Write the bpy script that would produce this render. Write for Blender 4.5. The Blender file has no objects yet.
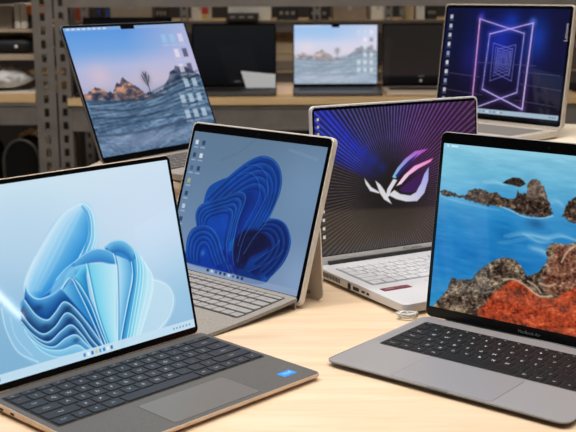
import bpy, math, random
import numpy as np
from mathutils import Matrix, Vector
random.seed(4)
sc = bpy.context.scene
COL = sc.collection
PI = math.pi
MM = .001

# ------------------------------------------------------------------ camera
FPX, CAMH, PITCH, ROLL = 1092.56, .4287, .20485, -.005
c_, s_ = math.cos(PITCH), math.sin(PITCH)
fw = Vector((0, c_, -s_)); up0 = Vector((0, s_, c_)); rt0 = Vector((1, 0, 0))
cr, sr = math.cos(ROLL), math.sin(ROLL)
rt = cr*rt0 + sr*up0
up = -sr*rt0 + cr*up0
EYE = Vector((0, 0, CAMH))
cd = bpy.data.cameras.new('camera'); cam = bpy.data.objects.new('camera', cd); COL.objects.link(cam)
cd.sensor_width = 36; cd.lens = FPX*36/576
cam.matrix_world = Matrix(((rt.x, up.x, -fw.x, EYE.x), (rt.y, up.y, -fw.y, EYE.y), (rt.z, up.z, -fw.z, EYE.z), (0, 0, 0, 1)))
cd.clip_start = .01
cd.dof.use_dof = True; cd.dof.focus_distance = 1.42; cd.dof.aperture_fstop = 12
sc.camera = cam
sc.view_settings.view_transform = 'Standard'; sc.view_settings.look = 'None'
sc.view_settings.gamma = 1; sc.view_settings.exposure = 0; sc.view_settings.use_curve_mapping = False
sc.cycles.use_denoising = True
sc.cycles.max_bounces = 8

def ray(px, py):
    return fw + rt*((px-288)/FPX) - up*((py-216)/FPX)
def at(px, py, zc):
    return EYE + ray(px, py)*zc

# ------------------------------------------------------------------ materials
def s2l(c):
    c = np.asarray(c, float)/255
    return np.where(c <= .04045, c/12.92, ((c+.055)/1.055)**2.4)
def lin(c):
    return tuple(float(v) for v in s2l(c)) + (1,)
MATS = {}
def mat(name, col, rough=.5, metal=0., noise=0., scale=40., spec=.5, bump=0., alpha=1., coat=0., trans=0.):
    """principled material; col is sRGB 0-255; noise varies the colour a little"""
    if name in MATS: return MATS[name]
    m = bpy.data.materials.new(name); m.use_nodes = True
    nt = m.node_tree; b = nt.nodes['Principled BSDF']
    b.inputs['Base Color'].default_value = lin(col)
    b.inputs['Roughness'].default_value = rough; b.inputs['Metallic'].default_value = metal
    b.inputs['Specular IOR Level'].default_value = spec
    b.inputs['Coat Weight'].default_value = coat
    b.inputs['Transmission Weight'].default_value = trans
    if noise or bump:
        tc = nt.nodes.new('ShaderNodeTexCoord'); n = nt.nodes.new('ShaderNodeTexNoise')
        n.inputs['Scale'].default_value = scale; n.inputs['Detail'].default_value = 4
        nt.links.new(tc.outputs['Object'], n.inputs['Vector'])
        if noise:
            r = nt.nodes.new('ShaderNodeValToRGB')
            c = np.asarray(col, float)
            r.color_ramp.elements[0].position = .3; r.color_ramp.elements[1].position = .7
            r.color_ramp.elements[0].color = lin(np.clip(c*(1-noise), 0, 255)); r.color_ramp.elements[1].color = lin(np.clip(c*(1+noise), 0, 255))
            nt.links.new(n.outputs['Fac'], r.inputs['Fac']); nt.links.new(r.outputs['Color'], b.inputs['Base Color'])
        if bump:
            bp = nt.nodes.new('ShaderNodeBump'); bp.inputs['Strength'].default_value = bump; bp.inputs['Distance'].default_value = .002
            nt.links.new(n.outputs['Fac'], bp.inputs['Height']); nt.links.new(bp.outputs['Normal'], b.inputs['Normal'])
    MATS[name] = m
    return m
def screen_mat(strength=1., rough=.035, spec=.4):
    k = 'lit_display_%g' % strength
    if k in MATS: return MATS[k]
    m = bpy.data.materials.new(k); m.use_nodes = True
    nt = m.node_tree; b = nt.nodes['Principled BSDF']
    b.inputs['Base Color'].default_value = (.004, .004, .005, 1)
    b.inputs['Roughness'].default_value = rough; b.inputs['Specular IOR Level'].default_value = spec
    a = nt.nodes.new('ShaderNodeAttribute'); a.attribute_name = 'picture'
    nt.links.new(a.outputs['Color'], b.inputs['Emission Color'])
    b.inputs['Emission Strength'].default_value = strength
    MATS[k] = m
    return m
def wood_mat(name, c1, c2, rough=.45, sc_=(2.2, 26, 26), fine=.35):
    if name in MATS: return MATS[name]
    m = bpy.data.materials.new(name); m.use_nodes = True
    nt = m.node_tree; b = nt.nodes['Principled BSDF']; N = nt.nodes.new; L = nt.links.new
    tc = N('ShaderNodeTexCoord'); mp = N('ShaderNodeMapping'); mp.inputs['Scale'].default_value = sc_
    mp.inputs['Rotation'].default_value = (0, 0, .35)
    n = N('ShaderNodeTexNoise'); n.inputs['Scale'].default_value = 1.6; n.inputs['Detail'].default_value = 6; n.inputs['Distortion'].default_value = .6
    n2 = N('ShaderNodeTexNoise'); n2.inputs['Scale'].default_value = 9; n2.inputs['Detail'].default_value = 3
    mx = N('ShaderNodeMix'); mx.data_type = 'FLOAT'; mx.inputs['Factor'].default_value = fine
    r = N('ShaderNodeValToRGB'); r.color_ramp.elements[0].position = .32; r.color_ramp.elements[1].position = .66
    r.color_ramp.elements[0].color = lin(c1); r.color_ramp.elements[1].color = lin(c2)
    L(tc.outputs['Object'], mp.inputs['Vector']); L(mp.outputs['Vector'], n.inputs['Vector']); L(mp.outputs['Vector'], n2.inputs['Vector'])
    L(n.outputs['Fac'], mx.inputs['A']); L(n2.outputs['Fac'], mx.inputs['B']); L(mx.outputs['Result'], r.inputs['Fac'])
    L(r.outputs['Color'], b.inputs['Base Color'])
    b.inputs['Roughness'].default_value = rough
    MATS[name] = m
    return m

# ------------------------------------------------------------------ mesh builder
class MB:
    def __init__(s): s.v = []; s.f = []; s.m = []; s.smooth = []
    def add(s, vs, fs, mi=0, smooth=False):
        o = len(s.v); s.v += [tuple(v) for v in vs]
        for f in fs: s.f.append(tuple(i+o for i in f)); s.m.append(mi); s.smooth.append(smooth)
        return s
    def box(s, x0, x1, y0, y1, z0, z1, mi=0):
        vs = [(x, y, z) for z in (z0, z1) for y in (y0, y1) for x in (x0, x1)]
        return s.add(vs, [(0, 2, 3, 1), (4, 5, 7, 6), (0, 1, 5, 4), (1, 3, 7, 5), (3, 2, 6, 7), (2, 0, 4, 6)], mi)
    def slab(s, x0, x1, y0, y1, z0, z1, r=.005, b=.001, seg=5, bev=2, mi=0, top=True, bottom=True):
        """rounded rectangle in xy, extruded in z, edges bevelled by b"""
        r = min(r, (x1-x0)/2-1e-6, (y1-y0)/2-1e-6)
        prof = []
        if bottom and b > 0:
            for k in range(bev+1):
                a = k/bev*PI/2; prof.append((b*(1-math.sin(a)), z0+b*(1-math.cos(a))))
        else: prof.append((0, z0))
        if top and b > 0:
            for k in range(bev+1):
                a = k/bev*PI/2; prof.append((b*(1-math.cos(a)), z1-b*(1-math.sin(a))))
        else: prof.append((0, z1))
        rings = []; vs = []
        for ins, z in prof:
            ring = []
            rr = max(r-ins, 1e-6)
            for cx, cy, a0 in ((x1-ins-rr, y1-ins-rr, 0), (x0+ins+rr, y1-ins-rr, PI/2), (x0+ins+rr, y0+ins+rr, PI), (x1-ins-rr, y0+ins+rr, 1.5*PI)):
                for k in range(seg+1):
                    a = a0+k/seg*PI/2; ring.append(len(vs)); vs.append((cx+rr*math.cos(a), cy+rr*math.sin(a), z))
            rings.append(ring)
        n = len(rings[0]); fs = []
        for A, B in zip(rings, rings[1:]):
            for i in range(n): fs.append((A[i], A[(i+1) % n], B[(i+1) % n], B[i]))
        fs.append(tuple(reversed(rings[0]))); fs.append(tuple(rings[-1]))
        return s.add(vs, fs, mi)
    def prism(s, prof, x0, x1, mi=0):
        """closed yz profile extruded along x"""
        n = len(prof)
        vs = [(x0, y, z) for y, z in prof]+[(x1, y, z) for y, z in prof]
        fs = [(i, (i+1) % n, n+(i+1) % n, n+i) for i in range(n)]+[tuple(range(n-1, -1, -1)), tuple(range(n, 2*n))]
        return s.add(vs, fs, mi)
    def tube(s, pts, r, n=10, mi=0, closed=False):
        P = [Vector(p) for p in pts]; vs = []; fs = []; N = len(P); up_ = None
        for i, p in enumerate(P):
            if closed: t = P[(i+1) % N]-P[i-1]
            else: t = P[min(i+1, N-1)]-P[max(i-1, 0)]
            t.normalize()
            if up_ is None:
                up_ = Vector((0, 0, 1)) if abs(t.z) < .9 else Vector((1, 0, 0))
            u = (up_-t*up_.dot(t)).normalized(); w = t.cross(u); up_ = u
            rr = r[i] if hasattr(r, '__len__') else r
            for k in range(n):
                a = 2*PI*k/n; vs.append(p+(u*math.cos(a)+w*math.sin(a))*rr)
        for i in range(N if closed else N-1):
            j = (i+1) % N
            for k in range(n): fs.append((i*n+k, i*n+(k+1) % n, j*n+(k+1) % n, j*n+k))
        if not closed: fs += [tuple(range(n-1, -1, -1)), tuple((N-1)*n+k for k in range(n))]
        return s.add(vs, fs, mi, True)
    def xf(s, fn):
        s.v = [tuple(fn(*v)) for v in s.v]; return s
    def data(s, name, mats):
        me = bpy.data.meshes.new(name); me.from_pydata(s.v, [], s.f)
        for m in mats: me.materials.append(m)
        me.polygons.foreach_set('material_index', s.m); me.polygons.foreach_set('use_smooth', s.smooth)
        me.validate(); me.update()
        return me
    def build(s, name, mats, parent=None, loc=(0, 0, 0), rot=(0, 0, 0)):
        if not isinstance(mats, (list, tuple)): mats = [mats]
        return put(name, s.data(name, mats), parent, loc, rot)
def put(name, me, parent=None, loc=(0, 0, 0), rot=(0, 0, 0)):
    o = bpy.data.objects.new(name, me); COL.objects.link(o); o.location = loc; o.rotation_euler = rot
    if parent: o.parent = parent
    return o
def tag(o, label, cat, group=None, kind=None):
    if label: o['label'] = label
    if cat: o['category'] = cat
    if group: o['group'] = group
    if kind: o['kind'] = kind
    return o
def thing(name, label, cat, loc=(0, 0, 0), rz=0, group=None):
    o = bpy.data.objects.new(name, None); o.empty_display_size = .02; COL.objects.link(o)
    o.location = loc; o.rotation_euler = (0, 0, rz)
    return tag(o, label, cat, group)
def struct(o):
    o['kind'] = 'structure'; return o

# lettering as real mesh
_txt = {}
def text_data(t, size):
    if (t, size) in _txt: return _txt[(t, size)]
    cu = bpy.data.curves.new('lettering', 'FONT'); cu.body = t; cu.size = size
    cu.align_x = 'CENTER'; cu.align_y = 'CENTER'; cu.resolution_u = 2
    o = bpy.data.objects.new('lettering', cu); COL.objects.link(o)
    bpy.context.view_layer.update()
    me = bpy.data.meshes.new_from_object(o.evaluated_get(bpy.context.evaluated_depsgraph_get()))
    vs = [tuple(v.co) for v in me.vertices]; fs = [tuple(p.vertices) for p in me.polygons]
    bpy.data.objects.remove(o); bpy.data.curves.remove(cu); bpy.data.meshes.remove(me)
    _txt[(t, size)] = (vs, fs)
    return vs, fs

# ------------------------------------------------------------------ display pictures (painted in millimetres on the display)
def vnoise(x, y, seed=0):
    xi = np.floor(x).astype(int); yi = np.floor(y).astype(int); fx = x-xi; fy = y-yi
    def h(a, b):
        n = (a*374761393+b*668265263+seed*974711) & 0x7fffffff
        n = ((n ^ (n >> 13))*1274126177) & 0x7fffffff
        return ((n ^ (n >> 16)) & 0xffff)/65535.
    u = fx*fx*(3-2*fx); v = fy*fy*(3-2*fy)
    return (h(xi, yi)*(1-u)+h(xi+1, yi)*u)*(1-v)+(h(xi, yi+1)*(1-u)+h(xi+1, yi+1)*u)*v
def fbm(x, y, o=4, seed=0):
    r = 0; a = .5; t = 0
    for k in range(o): r = r+a*vnoise(x, y, seed+k); t += a; a *= .5; x = x*2.03; y = y*2.03
    return r/t
def spline(pts, n=8, closed=False):
    P = np.array(pts, float); N = len(P)
    if N < 3: return P
    out = []
    for i in range(N if closed else N-1):
        if closed: p0, p1, p2, p3 = P[i-1], P[i], P[(i+1) % N], P[(i+2) % N]
        else: p0, p1, p2, p3 = P[max(i-1, 0)], P[i], P[i+1], P[min(i+2, N-1)]
        for k in range(n):
            t = k/n
            out.append(.5*(2*p1+(p2-p0)*t+(2*p0-5*p1+4*p2-p3)*t*t+(3*p1-p0-3*p2+p3)*t**3))
    if not closed: out.append(P[-1])
    return np.array(out)
class Canvas:
    def __init__(s, x0, x1, z0, z1, nx, ny, to=None):
        s.x0, s.x1, s.z0, s.z1, s.nx, s.ny = x0, x1, z0, z1, nx, ny
        s.X, s.Y = np.meshgrid(np.linspace(x0, x1, nx), np.linspace(z0, z1, ny))
        s.C = np.zeros((ny, nx, 3)); s.to = to
        s.U = (s.X-x0)/(x1-x0); s.V = (s.Y-z0)/(z1-z0)
    def pt(s, P):
        P = np.array(P, float)
        return np.array([s.to(*p) for p in P]) if s.to else P
    def blend(s, sl, col, a):
        a = np.clip(a, 0, 1)[..., None]
        s.C[sl] = s.C[sl]*(1-a)+np.asarray(col, float)*a
    def win(s, P, pad):
        i0 = int(np.clip(np.floor((P[:, 0].min()-pad-s.x0)/(s.x1-s.x0)*(s.nx-1)), 0, s.nx-1)); i1 = int(np.clip(np.ceil((P[:, 0].max()+pad-s.x0)/(s.x1-s.x0)*(s.nx-1))+1, 0, s.nx))
        j0 = int(np.clip(np.floor((P[:, 1].min()-pad-s.z0)/(s.z1-s.z0)*(s.ny-1)), 0, s.ny-1)); j1 = int(np.clip(np.ceil((P[:, 1].max()+pad-s.z0)/(s.z1-s.z0)*(s.ny-1))+1, 0, s.ny))
        return (slice(j0, j1), slice(i0, i1)) if i1 > i0 and j1 > j0 else None
    @staticmethod
    def dist(P, X, Y):
        d = np.full(X.shape, 1e9); t = np.zeros(X.shape); n = len(P)-1
        for i in range(n):
            ax, ay = P[i]; bx, by = P[i+1]; ex, ey = bx-ax, by-ay; l = ex*ex+ey*ey+1e-12
            u = np.clip(((X-ax)*ex+(Y-ay)*ey)/l, 0, 1)
            q = (X-ax-u*ex)**2+(Y-ay-u*ey)**2
            m = q < d; d = np.where(m, q, d); t = np.where(m, (i+u)/n, t)
        return np.sqrt(d), t
    @staticmethod
    def inside(P, X, Y):
        r = np.zeros(X.shape, bool); n = len(P)
        for i in range(n):
            ax, ay = P[i]; bx, by = P[(i+1) % n]
            c = (ay > Y) != (by > Y)
            r ^= c & (X < (bx-ax)*(Y-ay)/((by-ay) if by != ay else 1e-12)+ax)
        return r
    def poly(s, pts, col, soft=.8, smooth=True, alpha=1., px=True):
        P = s.pt(pts) if px else np.array(pts, float)
        if smooth: P = spline(P, 6, True)
        sl = s.win(P, soft*2)
        if sl is None: return
        X, Y = s.X[sl], s.Y[sl]
        d, _ = s.dist(np.vstack([P, P[:1]]), X, Y)
        sd = np.where(s.inside(P, X, Y), d, -d)
        a = np.clip(sd/soft*.5+.5, 0, 1)*alpha
        if callable(col): col = col(X, Y, d)
        s.blend(sl, col, a)
    def band(s, c1, c2, ca, cb, soft=.7, alpha=1., g=1., px=True, mid=None):
        """ribbon between two curves, coloured from ca at the first to cb at the second"""
        A = spline(s.pt(c1) if px else c1); B = spline(s.pt(c2) if px else c2)
        P = np.vstack([A, B[::-1]]); sl = s.win(P, 2)
        if sl is None: return
        X, Y = s.X[sl], s.Y[sl]
        d, _ = s.dist(np.vstack([P, P[:1]]), X, Y); sd = np.where(s.inside(P, X, Y), d, -d)
        d1, _ = s.dist(A, X, Y); d2, _ = s.dist(B, X, Y); t = (d1/(d1+d2+1e-9))**g
        ca = np.array(ca, float); cb = np.array(cb, float)
        if mid is None: col = ca+(cb-ca)*t[..., None]
        else:
            mid = np.array(mid, float); tt = t[..., None]
            col = np.where(tt < .5, ca+(mid-ca)*tt*2, mid+(cb-mid)*(tt*2-1))
        s.blend(sl, col, np.clip(sd/soft*.5+.5, 0, 1)*alpha)
    def line(s, pts, w, col, alpha=1., soft=.6, smooth=True, px=True, col2=None, taper=False):
        P = s.pt(pts) if px else np.array(pts, float)
        if smooth: P = spline(P)
        sl = s.win(P, w+soft*2)
        if sl is None: return
        X, Y = s.X[sl], s.Y[sl]; d, t = s.dist(P, X, Y)
        if taper: w = w*np.sin(np.clip(t, .02, .98)*PI)
        a = np.clip((w/2-d)/soft+.5, 0, 1)*alpha
        if col2 is not None:
            col = np.array(col, float)+(np.array(col2, float)-np.array(col, float))*t[..., None]
        s.blend(sl, col, a)
    def glow(s, x, y, r, col, alpha=1., px=True, ry=None):
        p = s.pt([(x, y)])[0] if px else (x, y)
        d2 = ((s.X-p[0])/r)**2+((s.Y-p[1])/(ry or r))**2
        s.blend((slice(None), slice(None)), col, alpha*np.exp(-d2))
    def rect(s, x0, x1, y0, y1, col, alpha=1., soft=.5):
        a = np.clip(np.minimum(np.minimum(s.X-x0, x1-s.X), np.minimum(s.Y-y0, y1-s.Y))/soft+.5, 0, 1)
        s.blend((slice(None), slice(None)), col, a*alpha)
    def vgrad(s, stops):
        st = sorted(stops); v = [a for a, _ in st]
        s.C = np.stack([np.interp(s.V, v, [c[k] for _, c in st]) for k in range(3)], -1)
    def mesh(s, name, m, W, parent, y):
        """grid in lid-local xz (x centred), facing -y"""
        nx, ny = s.nx, s.ny
        co = np.stack([(s.X-W/2)*MM, np.full(s.X.shape, y), s.Y*MM], -1).reshape(-1, 3)
        i = np.arange((nx-1)*(ny-1)); r = i//(nx-1); c = i % (nx-1); a = r*nx+c
        q = np.stack([a, a+1, a+nx+1, a+nx], -1)
        me = bpy.data.meshes.new(name)
        me.vertices.add(len(co)); me.vertices.foreach_set('co', co.ravel())
        me.loops.add(q.size); me.loops.foreach_set('vertex_index', q.ravel().astype(np.int32))
        me.polygons.add(len(q)); me.polygons.foreach_set('loop_start', (np.arange(len(q))*4).astype(np.int32))
        me.update(calc_edges=True)
        at_ = me.attributes.new('picture', 'FLOAT_COLOR', 'POINT')
        rgba = np.ones((len(co), 4)); rgba[:, :3] = s2l(np.clip(s.C, 0, 255)).reshape(-1, 3)
        at_.data.foreach_set('color', rgba.ravel().astype(np.float32))
        me.materials.append(m); me.validate()
        return put(name, me, parent)

# ------------------------------------------------------------------ laptops
class Spec:
    def __init__(s, W, D, H, t, x, y, yaw, th, z=0., tf=.8):
        s.W, s.D, s.H, s.t, s.x, s.y, s.yaw, s.th, s.z, s.tf = W, D, H, t, x, y, yaw, th, z, tf
        R = Matrix.Rotation(yaw, 3, 'Z')
        s.o = Vector((x, y, z))+Vector((0, 0, t))
        s.ex = R @ Vector((1, 0, 0)); s.es = R @ Vector((0, math.sin(th), math.cos(th))); s.n = s.ex.cross(s.es)
        s.R = R
    def trace(s, px, py):
        """a point of the photograph's display to millimetres on this lid (from its left edge, up from its hinge)"""
        d = ray(px, py); k = (s.o-EYE).dot(s.n)/d.dot(s.n); q = EYE+d*k-s.o
        return q.dot(s.ex)/MM+s.W*500, q.dot(s.es)/MM
    def ztop(s, y):
        return s.t*(1-(1-s.tf)*(-y/s.D))

ROWS = [
    (.55, [('Esc', 1)]+[('F%d' % k, 1) for k in range(1, 13)]+[('Del', 2)]),
    (1, [(c, 1) for c in '`1234567890-=']+[('Bksp', 2)]),
    (1, [('Tab', 1.5)]+[(c, 1) for c in 'QWERTYUIOP[]']+[('\\', 1.5)]),
    (1, [('Caps', 1.75)]+[(c, 1) for c in "ASDFGHJKL;'"]+[('Enter', 2.25)]),
    (1, [('Shift', 2.25)]+[(c, 1) for c in 'ZXCVBNM,./']+[('Shift', 2.75)]),
    (1, [('Ctrl', 1.25), ('Fn', 1), ('+', 1), ('Alt', 1.25), ('', 5.5), ('Alt', 1), ('Ctrl', 1), ('<', 1), ('^v', 1), ('>', 1)]),
]
_keys = {}
def key_mesh(style, w, h, leg, mk, ml, hgt, ls):
    k = (style, round(w, 5), round(h, 5), leg)
    if k in _keys: return _keys[k]
    b = MB().slab(-w/2, w/2, -h/2, h/2, 0, hgt, r=.0016, b=.0005, seg=2, bev=1, mi=0, bottom=False)
    if leg and ml:
        vs, fs = text_data(leg, ls*(.62 if len(leg) > 1 else 1))
        b.add([(x, y, hgt+.00012) for x, y, z in vs], fs, 1)
    me = b.data('key', [mk, ml or mk]); _keys[k] = me
    return me
def keyboard(sp, parent, x0, x1, y0, y1, style, mwell, mk, ml, gap=.0022, hgt=.0009, ls=.0052, keys=True, zf=None, well=True):
    zt = zf or sp.ztop
    pad = .0015
    b = MB().slab(x0-pad, x1+pad, y0-pad, y1+pad, 0, 1, r=.003, b=0, seg=3)
    b.xf(lambda x, y, z: (x, y, zt(y)+(.0003 if z > .5 else -.0006)))
    kb = b.build('keyboard', mwell, parent)
    if not keys: return kb
    U = (x1-x0)/15; RH = (y1-y0)/5.6; y = y1
    for hh, row in ROWS:
        x = x0; h = RH*hh if hh == 1 else RH*.6
        tot = sum(w for _, w in row)
        for leg, w in row:
            ww = w*U*15/tot
            me = key_mesh(style, ww-gap, h-gap, leg, mk, ml, hgt, ls if hh == 1 else ls*.75)
            put('key', me, kb, (x+ww/2, y-h/2, zt(y-h/2)+.0003))
            x += ww
        y -= h
    return kb

def base_body(sp, name, m, parent, r=.008, b=.0025, foot=.0018, back=0., wedge=None, extra=0.):
    q = MB().slab(-sp.W/2-extra, sp.W/2+extra, -sp.D, back, 0, 1, r=r, b=0, seg=6)
    # re-profile: rounded edge rings between underside and top
    q = MB()
    n = 5
    prof = []
    for k in range(n+1):
        a = k/n*PI/2
        prof.append((b*1.6*(1-math.sin(a)), 0., b*(1-math.cos(a))))
    for k in range(3):
        a = k/2*PI/2
        prof.append((.0008*(1-math.cos(a)), 1., -.0008*(1-math.sin(a))))
    vs = []; rings = []
    W2 = sp.W/2+extra
    for ins, top, dz in prof:
        ring = []; rr = max(r-ins, 1e-5)
        for cx, cy, a0 in ((W2-ins-rr, back-ins-rr, 0), (-W2+ins+rr, back-ins-rr, PI/2), (-W2+ins+rr, -sp.D+ins+rr, PI), (W2-ins-rr, -sp.D+ins+rr, 1.5*PI)):
            for k in range(7):
                a = a0+k/6*PI/2; x = cx+rr*math.cos(a); y = cy+rr*math.sin(a)
                zt = sp.ztop(min(y, 0)); zb = foot if wedge is None else wedge(y)
                ring.append(len(vs)); vs.append((x, y, (zt if top else zb)+dz))
        rings.append(ring)
    fs = []
    N = len(rings[0])
    for A, B in zip(rings, rings[1:]):
        for i in range(N): fs.append((A[i], A[(i+1) % N], B[(i+1) % N], B[i]))
    fs.append(tuple(reversed(rings[0]))); fs.append(tuple(rings[-1]))
    q.add(vs, fs)
    o = q.build(name, m, parent)
    return o
def feet(sp, parent, m, foot=.0018):
    for sx in (-1, 1):
        for y in (-.022, -sp.D+.022):
            MB().slab(sx*(sp.W/2-.04)-.014, sx*(sp.W/2-.04)+.014, y-.004, y+.004, 0, foot+.003, r=.0035, b=0, seg=4).build('rubber_foot', m, parent)
def touchpad(sp, parent, x0, x1, y0, y1, m, mline, zf=None):
    zt = zf or sp.ztop
    b = MB().slab(x0-.0006, x1+.0006, y0-.0006, y1+.0006, 0, 1, r=.004, b=0, seg=4, mi=1)
    b.xf(lambda x, y, z: (x, y, zt(y)+(.00012 if z > .5 else -.0006)))
    c = MB().slab(x0, x1, y0, y1, 0, 1, r=.004, b=0, seg=4)
    c.xf(lambda x, y, z: (x, y, zt(y)+(.00022 if z > .5 else -.0006)))
    b.add(c.v, c.f, 0)
    return b.build('touchpad', [m, mline], parent)
def lid(sp, parent, mshell, mbezel, scr, thick=.005, r=.007, bez=(.002, .002, .002, .002), shell_in=0.):
    """lid shell, its black bezel sheet; scr = (x0,x1,z0,z1) mm of the display. returns the lid object"""
    W, H = sp.W, sp.H
    b = MB().slab(-W/2+shell_in, W/2-shell_in, 0, H, -thick, 0, r=r, b=.0012, seg=6, bev=3)
    b.xf(lambda x, y, z: (x, -z, y))                   # z-up face of slab -> local -y .. front at y=0
    b.f = [tuple(reversed(f)) for f in b.f]
    L = b.build('lid', mshell, parent, (0, 0, sp.t), (-sp.th, 0, 0))
    # bezel: rounded sheet just proud of the shell
    l, rr_, bo, to = bez
    q = MB().slab(-W/2+l, W/2-rr_, bo, H-to, 0, .0004, r=max(r-.001, .002), b=0, seg=6)
    q.xf(lambda x, y, z: (x, -z, y)); q.f = [tuple(reversed(f)) for f in q.f]
    q.build('bezel', mbezel, L)
    return L
def flip_text(t, size, x, z, y, m, L, name='lettering', rot=0.):
    vs, fs = text_data(t, size)
    c, s = math.cos(rot), math.sin(rot)
    b = MB().add([(x+c*a-s*b_, y, z+s*a+c*b_) for a, b_, _ in vs], fs)
    return b.build(name, m, L)
def camera_dot(L, x, z, m, y=-.0006, r=.0016):
    b = MB(); n = 12
    b.add([(x+r*math.cos(2*PI*k/n), y, z+r*math.sin(2*PI*k/n)) for k in range(n)], [tuple(range(n))])
    return b.build('webcam', m, L)
def strip_xz(L, name, m, x0, x1, z0, z1, y0, y1, r=.001):
    b = MB().slab(x0, x1, z0, z1, 0, 1, r=r, b=0, seg=4)
    b.xf(lambda x, y, z: (x, y0+(y1-y0)*z, y)); b.f = [tuple(reversed(f)) for f in b.f]
    return b.build(name, m, L)
def laptop(sp, label, group=None, name='laptop'):
    return thing(name, label, 'laptop', (sp.x, sp.y, sp.z), sp.yaw, group)

M_black = mat('black_glass', (9, 9, 11), .15, spec=.25)
M_lens = mat('camera_lens', (28, 30, 38), .1)
M_rubber = mat('black_rubber', (18, 18, 19), .8)
M_port = mat('port_recess', (14, 14, 15), .7)
exec_order = []

# ================================================================== A: dark slate laptop, front left
A = Spec(.3020, .2009, .2238, .0115, -.21327, 1.19097, .80754, .21824, tf=.72)
AL = Spec(.2958, .2009, .2238, .0115, -.21327, 1.19097, .80754, .21824, tf=.72)      # its lid, a little narrower than the base
def paint_A():
    c = Canvas(5.0, 290.6, 9, 217.8, 430, 310, AL.trace)
    d = lambda k: np.array(k, float)
    # pale sky-blue backdrop
    c.vgrad([(0, (128, 178, 212)), (.35, (160, 200, 226)), (.7, (188, 216, 235)), (1, (206, 228, 240))])
    c.glow(150, 215, 95, (206, 222, 241), .8)
    c.glow(20, 240, 60, (178, 208, 232), .5); c.glow(0, 340, 60, (118, 170, 208), .55)
    c.glow(185, 310, 50, (150, 196, 226), .7)
    # left see-through petal, low
    c.poly([(2, 310), (8, 296), (20, 306), (24, 318), (36, 345), (60, 362), (40, 366), (18, 352), (8, 332)], (150, 205, 235), 2, alpha=.45)
    c.line([(1, 308), (6, 330), (18, 352), (38, 362)], 1.6, (205, 236, 248), .7, 1.5)
    c.line([(10, 318), (16, 338), (32, 356)], 1.2, (190, 228, 246), .55, 1.2)
    # far right soft lobe
    c.poly([(142, 278), (156, 279), (168, 286), (174, 299), (170, 316), (158, 332), (132, 342), (128, 310)], (196, 226, 241), 3, alpha=.75)
    c.line([(150, 279), (166, 285), (173, 298), (169, 316), (157, 331)], 1.4, (226, 243, 250), .7, 1.6)
    # back petal, top
    outer = [(24, 290), (25, 278), (34, 258), (48, 231), (58, 218), (69, 210), (78, 204), (85, 202.5), (91, 207), (95, 219), (97, 237), (96, 252), (82, 258)]
    c.poly(outer+[(69, 271), (38, 299), (29, 296)], (168, 210, 238), 2.2)
    c.band([(24, 292), (27, 276), (40, 248), (60, 217), (76, 205), (85, 203)], [(38, 299), (52, 288), (69, 271), (80, 255), (90, 240), (92, 215)], (214, 234, 246), (40, 138, 210), 1.2, 1, .8, mid=(126, 194, 234))
    for k, (q, al) in enumerate([(.2, .35), (.45, .5), (.7, .4)]):
        c.line([(30+14*q, 290), (40+22*q, 262), (56+22*q, 230), (72+14*q, 208)], 3, (228, 241, 250), al*.6, 4)
    c.band([(85, 203), (91, 208), (95, 220), (97, 238), (95, 252)], [(80, 206), (85, 213), (88, 226), (86, 243), (80, 258)], (190, 228, 245), (60, 160, 215), .8, .95)
    for o in (0, 3, 6):
        c.line([(84-o, 204), (91-o, 211), (94-o, 224), (94-o*1.2, 240), (88-o*1.6, 258)], .9, (226, 245, 252), .9, .8)
    c.line([(82, 207), (87, 216), (88, 232), (84, 250)], 1.1, (30, 118, 190), .6, 1.2)
    c.line([(38, 299), (29, 297), (24, 290), (26, 277), (35, 257)], 1.0, (214, 240, 250), .8, 1)
    # pocket between back petal and fan
    c.poly([(38, 299), (52, 289), (66, 274), (80, 260), (92, 252), (82, 262), (70, 278), (58, 292), (45, 300)], (22, 100, 190), 1.2, alpha=.9)
    # left waves body
    c.poly([(20, 305), (30, 297), (45, 300), (60, 290), (74, 284), (90, 300), (104, 335), (106, 350), (80, 356), (60, 358), (40, 345), (28, 330)], (74, 156, 212), 1.2)
    W = [
        [(25, 285), (29, 294), (38, 299), (51, 295), (61, 287), (70, 278), (78, 292), (90, 316), (104, 338)],
        [(24, 300), (35.6, 315), (47, 320), (54.7, 313), (63.6, 302), (74, 308), (86, 322), (97, 337), (103, 346)],
        [(20, 312), (30.5, 326), (43, 334), (54.7, 327), (66, 313), (78, 321), (90, 338), (99, 348)],
        [(21, 322), (33, 335), (48, 342), (61, 331), (71, 325), (81, 334), (90, 346), (95, 350)],
        [(22, 326), (38, 342), (53, 347), (66, 338), (76, 335), (85, 343), (92, 350)],
        [(24, 330), (32, 340), (46, 349), (61, 350), (76, 345), (84, 349), (88, 352)],
        [(28, 336), (40, 350), (55, 357), (70, 355), (84, 353), (90, 353)]]
    cols = [((84, 172, 226), (10, 62, 134)), ((112, 188, 230), (8, 46, 104)), ((104, 180, 226), (8, 48, 108)), ((114, 188, 230), (14, 64, 128)), ((130, 198, 232), (50, 120, 180)), ((150, 208, 236), (110, 180, 218))]
    for k in range(6):
        c.band(W[k], W[k+1], cols[k][0], cols[k][1], .8, 1, .75)
    # navy hollows under the crests
    for x, y, r in ((68, 308, 5), (70, 320, 5), (73, 331, 4.5), (76, 340, 4), (45, 327, 5), (47, 338, 4), (38, 308, 5)):
        c.glow(x, y, r*1.2, (8, 34, 78), .5, ry=r*.7)
    for k in range(7): c.line(W[k], 1.3, (176, 226, 247), .95, .9)
    # fan: panels fold by fold
    c.poly([(70, 266), (76, 260), (85, 253), (95, 249), (105, 250), (113, 254), (116, 265), (100, 262), (85, 264), (74, 272)], (60, 142, 206), 1)
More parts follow.
